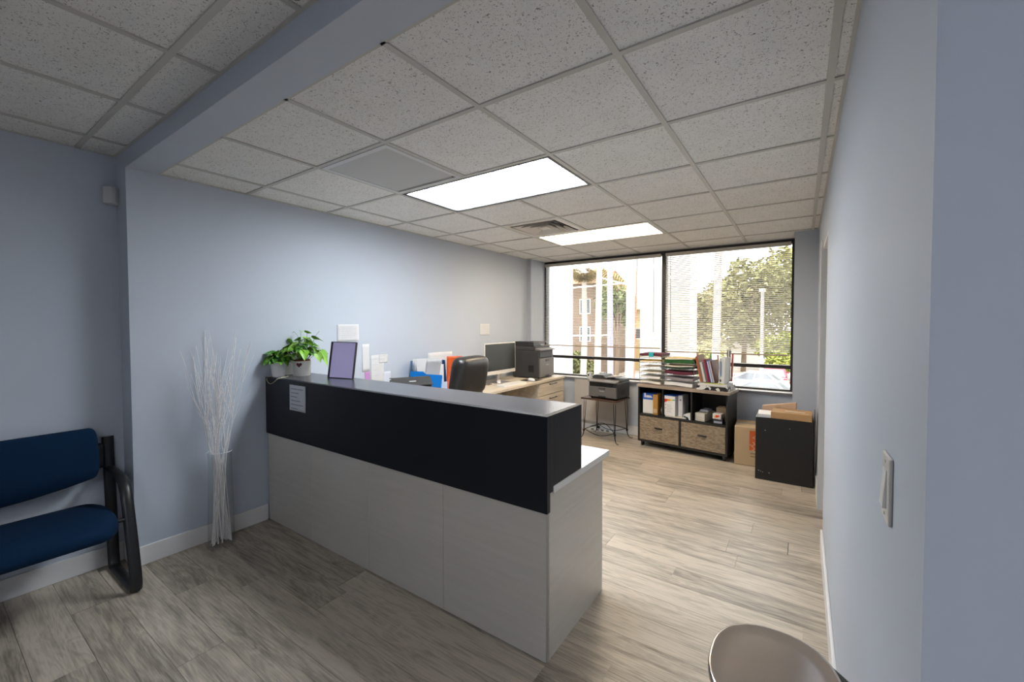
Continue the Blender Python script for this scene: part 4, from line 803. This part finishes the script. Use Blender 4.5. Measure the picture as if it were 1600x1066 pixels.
# ------------------------------------------------------------------ trash can; front faces -x
t = thing('trash_can', 'oval brushed steel step trash can beside the right wall', 'trash can', (-.045, 1.165, 0), R(0))
def oval(rx, ry_, n=40, e=.86):
    return [(rx * math.copysign(abs(math.cos(2 * math.pi * k / n)) ** e, math.cos(2 * math.pi * k / n)), ry_ * math.copysign(abs(math.sin(2 * math.pi * k / n)) ** e, math.sin(2 * math.pi * k / n))) for k in range(n)]
def loft(rings):
    mb = MB(); n = len(rings[0][0]); vs = []
    for poly, z in rings: vs += [(p_[0], p_[1], z) for p_ in poly]
    fs = [(i * n + k, i * n + (k + 1) % n, (i + 1) * n + (k + 1) % n, (i + 1) * n + k) for i in range(len(rings) - 1) for k in range(n)] + [tuple(range(n - 1, -1, -1)), tuple((len(rings) - 1) * n + k for k in range(n))]
    return mb._a(vs, fs, True)
rx, ry2 = .135, .165
part('body', loft([(oval(rx * .9, ry2 * .9), .03), (oval(rx * .95, ry2 * .95), .56)]), M_chrome, t)
part('base_ring', loft([(oval(rx * .93, ry2 * .93), 0), (oval(rx * .93, ry2 * .93), .03)]), M_black, t)
part('collar', loft([(oval(rx * .98, ry2 * .98), .56), (oval(rx * .985, ry2 * .985), .592)]), M_black, t)
part('lid', loft([(oval(rx * 1.01, ry2 * 1.01), .593), (oval(rx * 1.03, ry2 * 1.03), .60), (oval(rx * 1.03, ry2 * 1.03), .612), (oval(rx * 1.015, ry2 * 1.015), .6155), (oval(rx * .985, ry2 * .985), .617), (oval(rx * .955, ry2 * .955), .6155), (oval(rx * .7, ry2 * .7), .617), (oval(rx * .3, ry2 * .3), .618)]), M_chrome, t)
part('hinge_cover', MB().prism([(.06, -.152), (.118, -.128), (.15, -.10), (.168, -.05), (.168, .05), (.164, .08), (.118, .128), (.06, .152), (.135, 0)], 'z', .50, .60), M_black, t, bevel=.006)
part('pedal', MB().box(-.19, -.125, -.04, .04, .012, .024), M_chrome, t, bevel=.004)
# ------------------------------------------------------------------ wall fittings
t = thing('light_switch', 'white rocker light switch on the right wall', 'light switch', (XR, .972, 1.163)); part('plate', MB().box(-.006, 0, -.036, .036, -.058, .058), mat('switch_almond', (.66, .64, .60, 1), .35), t, bevel=.003)
part('rocker', MB().hexa([(-.006, -.016, -.033), (-.006, .016, -.033), (-.006, .016, .033), (-.006, -.016, .033)], [(-.0115, -.016, -.033), (-.0115, .016, -.033), (-.0075, .016, .033), (-.0075, -.016, .033)]), M_white, t, bevel=.001)
for z in (-.046, .046): part('screw', MB().tube([(-.006, 0, z), (-.0072, 0, z)], .003, 8), M_white, t)
t = thing('motion_sensor', 'white motion sensor high in the wall corner', 'motion sensor', (XLF + .03, .735, 2.17), R(-45)); part('housing', MB().prism([(-.032, -.026), (.032, -.026), (.036, .02), (.02, .032), (-.02, .032), (-.036, .02)], 'z', 0, .10), mat('sensor_grey', (.6, .6, .6, 1), .4), t, bevel=.005); part('lens_window', MB().box(-.026, .026, -.029, -.026, .015, .055), mat('sensor_lens', (.7, .7, .7, 1), .3), t); part('indicator_slot', MB().box(-.022, .006, -.0285, -.026, .066, .070), M_black, t)
# ------------------------------------------------------------------ vase with white branches
VX, VY = -3.125, 1.165
t = thing('glass_vase', 'tall clear glass cylinder vase on the floor', 'vase', (VX, VY, 0))
mv = bpy.data.materials.new('vase_glass'); mv.use_nodes = True; nt = NT(mv); nt.n.remove(nt.n['Principled BSDF']); tr = nt.add('ShaderNodeBsdfTransparent'); tr.inputs[0].default_value = (.985, .99, .99, 1); gl = nt.add('ShaderNodeBsdfGlossy'); gl.inputs['Roughness'].default_value = .05; mx_ = nt.add('ShaderNodeMixShader'); lw = nt.add('ShaderNodeLayerWeight'); lw.inputs[0].default_value = .12
sc1 = nt.add('ShaderNodeMath', operation='MULTIPLY'); sc1.inputs[1].default_value = .8; nt.link(lw.outputs['Facing'], sc1.inputs[0]); nt.link(sc1.outputs[0], mx_.inputs[0]); nt.link(tr.outputs[0], mx_.inputs[1]); nt.link(gl.outputs[0], mx_.inputs[2]); nt.link(mx_.outputs[0], nt.n['Material Output'].inputs[0])
part('vase_body', MB().lathe([(0, 0), (.072, 0), (.075, .004), (.074, .15), (.068, .40), (.066, .60), (.069, .62), (.066, .62), (.063, .60), (.065, .40), (.071, .15), (.071, .02), (0, .018)], n=36), mv, t)
part('rim', MB().tube([(.068 * math.cos(k * math.pi / 14), .068 * math.sin(k * math.pi / 14), .621) for k in range(29)], .0022, 6), mat('glass_rim', (.75, .8, .82, 1), .1), t)
M_twig = mat('white_twig', (.86, .83, .83, 1), .6, var=.06, vscale=40)
rv = random.Random(21)
for k in range(26):
    a0 = rv.uniform(0, 6.28); r0 = rv.uniform(.025, .062); a1 = a0 + rv.choice((-1, 1)) * rv.uniform(1.3, 2.9); r1 = rv.uniform(.02, .054); a2 = a1 + rv.uniform(-.5, .5); H_ = rv.uniform(1.12, 1.43); r2 = rv.uniform(.05, .23)
    pts = []
    n = 16; ph = rv.uniform(0, 6.28); fr = rv.uniform(8, 14)
    for i in range(n + 1):
        u = i / n; z = .024 + u * (H_ - .024)
        if z < .62: q = (z - .024) / .6; x = (r0 * math.cos(a0)) * (1 - q) + r1 * math.cos(a1) * q; y_ = (r0 * math.sin(a0)) * (1 - q) + r1 * math.sin(a1) * q
        else: q = (z - .62) / (1.4 - .62); rr2 = r1 + (r2 - r1) * q ** 1.2 * 1.2; an = a1 + (a2 - a1) * q; x, y_ = rr2 * math.cos(an), rr2 * math.sin(an); x += .010 * math.sin(fr * u + ph); y_ += .016 * math.sin(fr * .8 * u + 2 * ph)
        x = max(x, -.125); pts.append((x, y_, z))
    o = thing('white_branch', 'thin wavy white branch standing in the glass vase', 'branch', (VX, VY, 0), 0, 'white branches in the vase')
    part('stem', MB().tube(pts, [.0035 * (1 - .55 * i / n) for i in range(n + 1)], 6), M_twig, o)
    for q in range(2):
        i = rv.randint(9, 13); b0 = Vector(pts[i]); dv = (Vector(pts[i + 1]) - b0).normalized(); sd = Vector((rv.uniform(-.4, .8), rv.uniform(-1, 1), .5)) * .06
        e1, e2 = b0 + dv * .07 + sd * .5, b0 + dv * .16 + sd; e1.x = max(e1.x, -.125); e2.x = max(e2.x, -.125)
        part('twig', MB().tube([b0, e1, e2], [.0022, .0017, .001], 5), M_twig, o)
# ------------------------------------------------------------------ navy guest chair on sled base; world coordinates, seat along y
t = thing('guest_bench', 'wide navy fabric seat with black steel sled frame', 'chair', (-3.13, .15, 0))
Y0s, Y1s = -.35, .63
def pad(prof, y0, y1, endr, bow=0.0):
    # prof: closed (x,z) loop; rounded ends by shrinking towards its centroid
    cx_ = sum(p_[0] for p_ in prof) / len(prof); cz_ = sum(p_[1] for p_ in prof) / len(prof); mb = MB(); n = len(prof); vs = []; st = []
    ks = [0, .04, .12, .25, .45, .7, 1]
    yl = [(y0 + endr * k, k) for k in ks] + [(y0 + endr + (y1 - y0 - 2 * endr) * k / 8, 1) for k in range(1, 8)] + [(y1 - endr * k, k) for k in reversed(ks)]
    for yy, k in yl:
        s_ = math.sqrt(max(0, 1 - (1 - k) ** 2)); s_ = .35 + .65 * s_; c2 = (2 * (yy - (y0 + y1) / 2) / (y1 - y0)) ** 2
        for p_ in prof:
            low = max(0, (cz_ - p_[1])) / .15
            vs.append((cx_ + (p_[0] - cx_) * s_, yy, cz_ + (p_[1] - cz_) * s_ - bow * (1 - c2) * min(1, low)))
    m = len(yl); fs = [(i * n + k, i * n + (k + 1) % n, (i + 1) * n + (k + 1) % n, (i + 1) * n + k) for i in range(m - 1) for k in range(n)] + [tuple(range(n)), tuple((m - 1) * n + k for k in range(n))]
    return mb._a(vs, fs, True)
sc_ = [(-3.33, .375), (-3.36, .40), (-3.35, .43), (-3.28, .445), (-3.10, .45), (-2.98, .44), (-2.91, .415), (-2.885, .375), (-2.90, .345), (-2.95, .335), (-3.10, .35), (-3.25, .365)]
wpart('seat', pad(sc_, Y0s, Y1s + .01, .09), M_fabric, t, sharp=180)
bc = [(-3.305, .585), (-3.335, .575), (-3.362, .585), (-3.378, .65), (-3.398, .75), (-3.408, .83), (-3.395, .852), (-3.365, .855), (-3.35, .835), (-3.335, .75), (-3.315, .65)]
wpart('backrest', pad(bc, Y0s + .005, Y1s + .005, .03, .06), M_fabric, t, sharp=180)
for yc in (.69, -.41):
    fp = [(-3.425, .78), (-3.42, .70), (-3.405, .55), (-3.385, .30), (-3.37, .10), (-3.36, .03), (-3.345, .014), (-3.30, .0125), (-3.1, .0125), (-2.98, .0125), (-2.945, .018), (-2.94, .05), (-2.955, .12), (-3.01, .30), (-3.055, .44), (-3.085, .52), (-3.12, .565), (-3.18, .585), (-3.30, .592), (-3.395, .595)]
    fr = wpart('sled_frame', MB().tube([(x, yc, z) for x, z in fp], .0125, 10, ry=.027, up=(0, 1, 0)), M_blackm, t)
    sg = 1 if yc > 0 else -1
    wpart('seat_bracket', MB().tube([(-3.04, yc - sg * .02, .385), (-3.04, yc - sg * .10, .385)], .012, 8), M_blackm, t)
    wpart('back_bracket', MB().box(-3.43, -3.392, yc - sg * .07 if sg > 0 else yc + .02, yc - .02 if sg > 0 else yc + .07, .60, .75), M_black, t, bevel=.018)
    for xx in (-3.34, -2.965): wpart('glide', MB().lathe([(0, -.002), (.012, -.002), (.012, .004), (0, .004)], (xx, yc, .002), 10), M_black, t)
wpart('seat_rail', MB().tube([(-3.25, -.36, .36), (-3.25, .65, .36)], .014, 8), M_blackm, t)
# ------------------------------------------------------------------ outside
GZ = -3.3
struct('ground', MB().box(-60, 40, 6.2, 110, GZ - .3, GZ), mat('pale_asphalt', (.42, .39, .35, 1), .9, var=.12, vscale=.3), 'pale sunlit parking lot seen through the windows', 'ground')
M_stucco = mat('white_stucco', (.82, .82, .84, 1), .8, var=.02); M_conc = mat('pale_concrete', (.40, .37, .34, 1), .85, var=.06, vscale=2)
def outbox(name, label, cat, x0, x1, y0, y1, z0, z1, m, cap=None):
    o = thing(name, label, cat, ((x0 + x1) / 2, (y0 + y1) / 2, z0)); w, d_, h = (x1 - x0) / 2, (y1 - y0) / 2, z1 - z0
    part('shaft', MB().box(-w, w, -d_, d_, .2, h - .12), m, o, bevel=.01); part('base_block', MB().box(-w - .02, w + .02, -d_ - .02, d_ + .02, 0, .2), m, o); part('cap_block', MB().box(-w - .02, w + .02, -d_ - .02, d_ + .02, h - .12, h), m, o); return o
outbox('facade_column', 'white facade column outside the left window edge', 'column', -3.86, -3.36, 6.4, 6.8, GZ, 5.0, M_stucco)
outbox('facade_column', 'white facade column outside between the two windows', 'column', -2.05, -1.33, 6.45, 6.95, GZ, 5.0, M_stucco)
def pole(name, label, x, y, z1, r0, r1, m, arms=(), lean=0):
    o = thing(name, label, 'pole', (x, y, GZ)); H_ = z1 - GZ
    part('shaft', MB().tube([(0, 0, 0), (lean * .5, 0, H_ * .5), (lean, 0, H_)], [r0, (r0 + r1) / 2, r1], 14), m, o)
    for (z, L) in arms: part('crossarm', MB().box(-L + lean, L + lean, -.06, .06, z - GZ - .06, z - GZ + .06), m, o)
    return o
M_steel = mat('grey_steel_pole', (.24, .24, .31, 1), .6); M_rust = mat('rust_guy', (.35, .13, .09, 1), .7)
pole('utility_pole', 'pale concrete utility pole with crossarm seen through left window', -7.95, 18.6, 4.3, .17, .13, M_conc, [(4.15, .55)], .12)
pole('steel_pole', 'lilac grey steel pole seen through left window', -7.8, 20.0, 9, .15, .13, M_steel, (), -.12)
pole('white_pole', 'white round pole with rusty guy line beside it', -4.35, 12.6, 7, .13, .12, M_stucco, (), .1)
o = thing('guy_line', 'thin rusty guy line outside the left window', 'cable', (-4.05, 12.3, GZ)); part('line', MB().tube([(-.10, 0, 0), (.12, 0, 10)], .022, 6), M_rust, o)
pole('utility_pole', 'tall pinkish pole seen through right window', -4.55, 29.6, 11, .26, .19, mat('pinkish_pole', (.52, .44, .42, 1), .8), (), .2)
lp = pole('lamp_post', 'short pale lamp post among the parked cars', -1.6, 23.9, 3.0, .085, .07, mat('pale_post', (.62, .52, .50, 1), .7)); part('lamp_head', MB().box(-.12, .12, -.35, .05, 6.3, 6.42), M_stucco, lp)
for k, (a_, b_, sag) in enumerate([((-12, 18.5, 3.3), (-6.3, 18.9, 3.35), .1), ((-7.75, 18.62, 3.6), (-4.3, 22, 2.6), .05), ((-12.5, 18.6, .95), (-7.95, 18.6, .9), .05), ((-7.9, 18.6, .88), (-7.8, 20, .9), 0)]):
    tag(part('overhead_wire', MB().tube(arc(a_, b_, -sag, 8), .03, 6), M_stucco, None), 'pale overhead wire crossing outside the left window', 'cable', 'overhead wires')
# low sandy building and brown house
def house(label, x, y, w, dp, h, wallc, roofc, wins):
    o = thing('building', label, 'building', (x, y, GZ)); part('walls', MB().box(-w / 2, w / 2, -dp / 2, dp / 2, 0, h), mat('wall_%.2f' % wallc[0], wallc, .9, var=.08, vscale=1), o)
    rf = part('roof', MB().prism([(-dp / 2 - .4, h), (dp / 2 + .4, h), (0, h + 1.4)], 'x', -w / 2 - .3, w / 2 + .3), mat('roof_%.2f' % roofc[0], roofc, .9, var=.15, vscale=3), o)
    for (wx, wz, ww, wh) in wins:
        f = part('window', MB().box(wx - ww / 2, wx + ww / 2, -dp / 2 - .04, -dp / 2, wz, wz + wh), M_stucco, o); part('pane', MB().box(wx - ww / 2 + .06, wx + ww / 2 - .06, -dp / 2 - .05, -dp / 2 - .04, wz + .06, wz + wh - .06), mat('dark_pane', (.05, .06, .07, 1), .15), f)
    return o
house('brown two storey building beyond the left window', -18.8, 37, 9, 7, 8.2, (.15, .11, .085, 1), (.22, .13, .09, 1), [(k * 1.8 - 2, 5.6, 1.0, 1.3) for k in range(4)] + [(k * 1.8 - 2, 3.2, 1.0, 1.3) for k in range(4)] + [(k * 1.8 - 3, .9, 1.0, 1.4) for k in range(4)])
house('low sandy building behind the poles', -14.5, 45.5, 5, 6, 6.2, (.46, .36, .19, 1), (.38, .27, .18, 1), [(-1, 3.2, .9, 1.1), (.8, 3.2, .9, 1.1), (-1, .9, .9, 1.3)])
# trees
def tree(name, label, x, y, h, rx_, rz_, cols, nleaf, trunk_r=.2, ls=.35, seed=1, group=None, blobs=9, low=.25):
    rt = random.Random(seed); o = thing(name, label, 'tree' if trunk_r > .06 else 'bush', (x, y, GZ), 0, group)
    cz = h - rz_
    if trunk_r > .06:
        part('trunk', MB().tube([(0, 0, 0), (.1, .05, h * .3), (0, .1, cz)], [trunk_r, trunk_r * .8, trunk_r * .5], 9), mat('bark', (.16, .12, .09, 1), .9), o)
        for k in range(5):
            a = k * 1.3; part('branch', MB().tube([(.05, .05, h * .35), (rx_ * .35 * math.cos(a), rx_ * .35 * math.sin(a), cz - rz_ * .1), (rx_ * .7 * math.cos(a), rx_ * .7 * math.sin(a), cz + rz_ * .3)], [trunk_r * .5, trunk_r * .3, .03], 6), mat('bark', (.16, .12, .09, 1), .9), o)
    cen = [(rt.uniform(-.6, .6) * rx_, rt.uniform(-.6, .6) * rx_, cz + rt.uniform(-.6, .55) * rz_, rt.uniform(.35, .55)) for _ in range(blobs)]
    for ci, col in enumerate(cols):
        mb = MB(); 
        for _ in range(nleaf // len(cols)):
            c_ = rt.choice(cen); d_ = Vector((rt.gauss(0, 1), rt.gauss(0, 1), rt.gauss(0, 1))).normalized() * rt.uniform(.55, 1.0)
            p_ = Vector((c_[0] + d_.x * rx_ * c_[3], c_[1] + d_.y * rx_ * c_[3], max(low, c_[2] + d_.z * rz_ * c_[3])))
            u = Vector((rt.gauss(0, 1), rt.gauss(0, 1), rt.gauss(0, .6))).normalized() * ls * rt.uniform(.5, 1); w = u.cross(Vector((rt.gauss(0, 1), rt.gauss(0, 1), rt.gauss(0, 1)))).normalized() * ls * .35
            mb._a([p_ - u, p_ + w, p_ + u, p_ - w], [(0, 1, 2, 3)])
        me = bpy.data.meshes.new('foliage'); me.from_pydata(mb.v, [], mb.f); f = place('foliage', me, mat('fol_%.3f_%.3f' % col[:2], col, .8, spec=.1), o); f['kind'] = 'stuff'
    return o
TC = [(.24, .24, .11, 1), (.31, .30, .15, 1), (.19, .19, .09, 1)]  # leaf tones paled, glare haze of the blinds put into the colour
for k, (x, y, h, rx_, rz_) in enumerate([(-10.8, 58, 10.6, 3.9, 4.6), (-4.7, 47, 11.8, 3.9, 5.0), (-.8, 58, 15.1, 5.0, 6.5), (3.2, 44, 11.6, 3.7, 5.2)]):
    tree('broadleaf_tree', ['rounded lower olive green tree behind the facade column', 'olive green tree behind the tall pinkish pole', 'tallest olive green tree behind the lamp post', 'olive green tree beside the window pier'][k], x, y, h, rx_, rz_, TC, 5200, .25, .42, 10 + k, 'trees beyond the parking lot', 12, 1.0)
tree('broadleaf_tree', 'dark green tree between the steel pole and the white pole', -12.4, 33, 9.4, 1.5, 2.4, [(.13, .17, .08, 1), (.2, .23, .12, 1)], 3000, .2, .3, 31)
tree('hedge_bush', 'pale rounded bush behind the upright folders', -6.5, 36, 3.9, 2.3, 1.7, [(.42, .40, .22, 1), (.34, .34, .18, 1)], 3400, .03, .2, 41, None, 10, .1)
tree('hedge_bush', 'yellow green bush beside the lamp post', -1.7, 41.5, 4.4, 1.5, 2.0, [(.34, .36, .10, 1), (.25, .30, .08, 1)], 3400, .03, .28, 42, None, 10, .1)
tree('hedge_bush', 'dark low bush below the brown building', -13.6, 28.6, 3.0, 1.6, 1.4, [(.13, .14, .07, 1), (.2, .2, .1, 1)], 2400, .03, .25, 43, None, 8, .1)
o = thing('palm_tree', 'yellow brown palm in front of the brown building', 'tree', (-11.3, 24.2, GZ)); part('trunk', MB().tube([(0, 0, 0), (.15, 0, 4), (.1, 0, 7.6)], [.22, .17, .15], 10), M_conc, o)
pf = MB(); 
for k in range(28):
    a = k * .5236 + .1 * (k // 12); dx, dy = math.cos(a), math.sin(a); pp = [Vector((.1 + dx * r_, dy * r_, 7.6 + .9 * r_ - .42 * r_ * r_)) for r_ in ((0, .7, 1.4, 2.1, 2.7) if k < 14 else (0, .5, 1.0, 1.6, 2.2))]
    fm = MB(); sd = Vector((-dy, dx, 0))
    for i in range(4):
        for q in range(5):
            b0 = pp[i].lerp(pp[i + 1], q / 5)
            for s_ in (-1, 1): e_ = b0 + sd * s_ * .5 + Vector((dx * .2, dy * .2, -.35)); fm._a([b0, b0 + Vector((dx * .14, dy * .14, 0)), e_], [(0, 1, 2)])
    me = bpy.data.meshes.new('frond'); me.from_pydata(fm.v, [], fm.f); place('frond', me, mat('dry_palm', (.24, .19, .08, 1), .8), o)
# cars: local x = length (front at +x)
def car(label, x, y, rz, col, L=4.5, Wd=1.8, H_=1.45):
    o = thing('parked_car', label, 'car', (x, y, GZ), rz); m = mat('car_%.2f_%.2f' % col[:2], col, .3, coat=.6)
    prof = [(-L / 2, .35), (-L / 2, .75), (-L / 2 + .15, .92), (-L * .30, .98), (L * .14, .98), (L * .42, .85), (L / 2, .68), (L / 2, .35), (L / 2 - .1, .25), (-L / 2 + .1, .25)]
    part('body', MB().prism(prof, 'y', -Wd / 2, Wd / 2), m, o, bevel=.08, seg=3)
    b_ = [(-L * .40, -Wd * .46, .96), (L * .20, -Wd * .46, .96), (L * .20, Wd * .46, .96), (-L * .40, Wd * .46, .96)]; t_ = [(-L * .26, -Wd * .36, H_), (L * .02, -Wd * .36, H_), (L * .02, Wd * .36, H_), (-L * .26, Wd * .36, H_)]
    part('cabin_glass', MB().hexa(b_, t_), mat('car_glass', (.16, .18, .21, 1), .08), o)
    part('roof', MB().box(-L * .265, L * .025, -Wd * .37, Wd * .37, H_ - .03, H_ + .03), m, o, bevel=.02)
    for s_ in (-1, 1):
        part('pillar', MB().tube([(L * .20, s_ * Wd * .46, .97), (L * .02, s_ * Wd * .365, H_)], .05, 6), m, o); part('pillar', MB().tube([(-L * .40, s_ * Wd * .46, .97), (-L * .26, s_ * Wd * .365, H_)], .06, 6), m, o); part('pillar', MB().tube([(-L * .09, s_ * Wd * .465, .97), (-L * .11, s_ * Wd * .37, H_)], .045, 6), m, o)
        for fx in (-.30, .31): w_ = part('wheel', MB().tube([(L * fx, s_ * (Wd / 2 - .18), .32), (L * fx, s_ * (Wd / 2 + .01), .32)], .32, 18), mat('tyre', (.02, .02, .02, 1), .8), o); part('hub', MB().tube([(L * fx, s_ * (Wd / 2 + .01), .32), (L * fx, s_ * (Wd / 2 + .02), .32)], .19, 12), M_chrome, w_)
        part('headlamp', MB().box(L / 2 - .12, L / 2 + .01, s_ * Wd * .38 - .14, s_ * Wd * .38 + .14, .60, .70), M_white, o); part('tail_lamp', MB().box(-L / 2 - .01, -L / 2 + .05, s_ * Wd * .40 - .12, s_ * Wd * .40 + .12, .70, .86), mat('tail_red', (.45, .02, .02, 1), .3), o); part('mirror', MB().box(L * .16, L * .20, s_ * Wd * .52 - .08, s_ * Wd * .52 + .08, .98, 1.10), m, o)
    return o
WH = (.80, .80, .82, 1)
car('white car parked nearest below the right window', -2.2, 28, R(170), WH); car('white car parked behind the nearest one beside the lamp post', -2.9, 33, R(172), WH); car('white car half hidden by the window pier', 1.9, 30.2, R(168), (.78, .77, .76, 1))
car('maroon car seen from behind beyond the white cars', -1.72, 37, R(92), (.28, .05, .09, 1)); car('silver car far left behind the printer table', -8.9, 26.5, R(160), (.6, .6, .64, 1))
o = thing('kiosk', 'small pale far kiosk behind the maroon car', 'kiosk', (-2.0, 51.6, GZ)); part('walls', MB().box(-6, 5, -.6, .6, 0, 2.8), M_stucco, o); part('roof', MB().box(-6.2, 5.2, -.7, .7, 2.8, 3.1), mat('kiosk_roof', (.55, .5, .48, 1), .8), o)
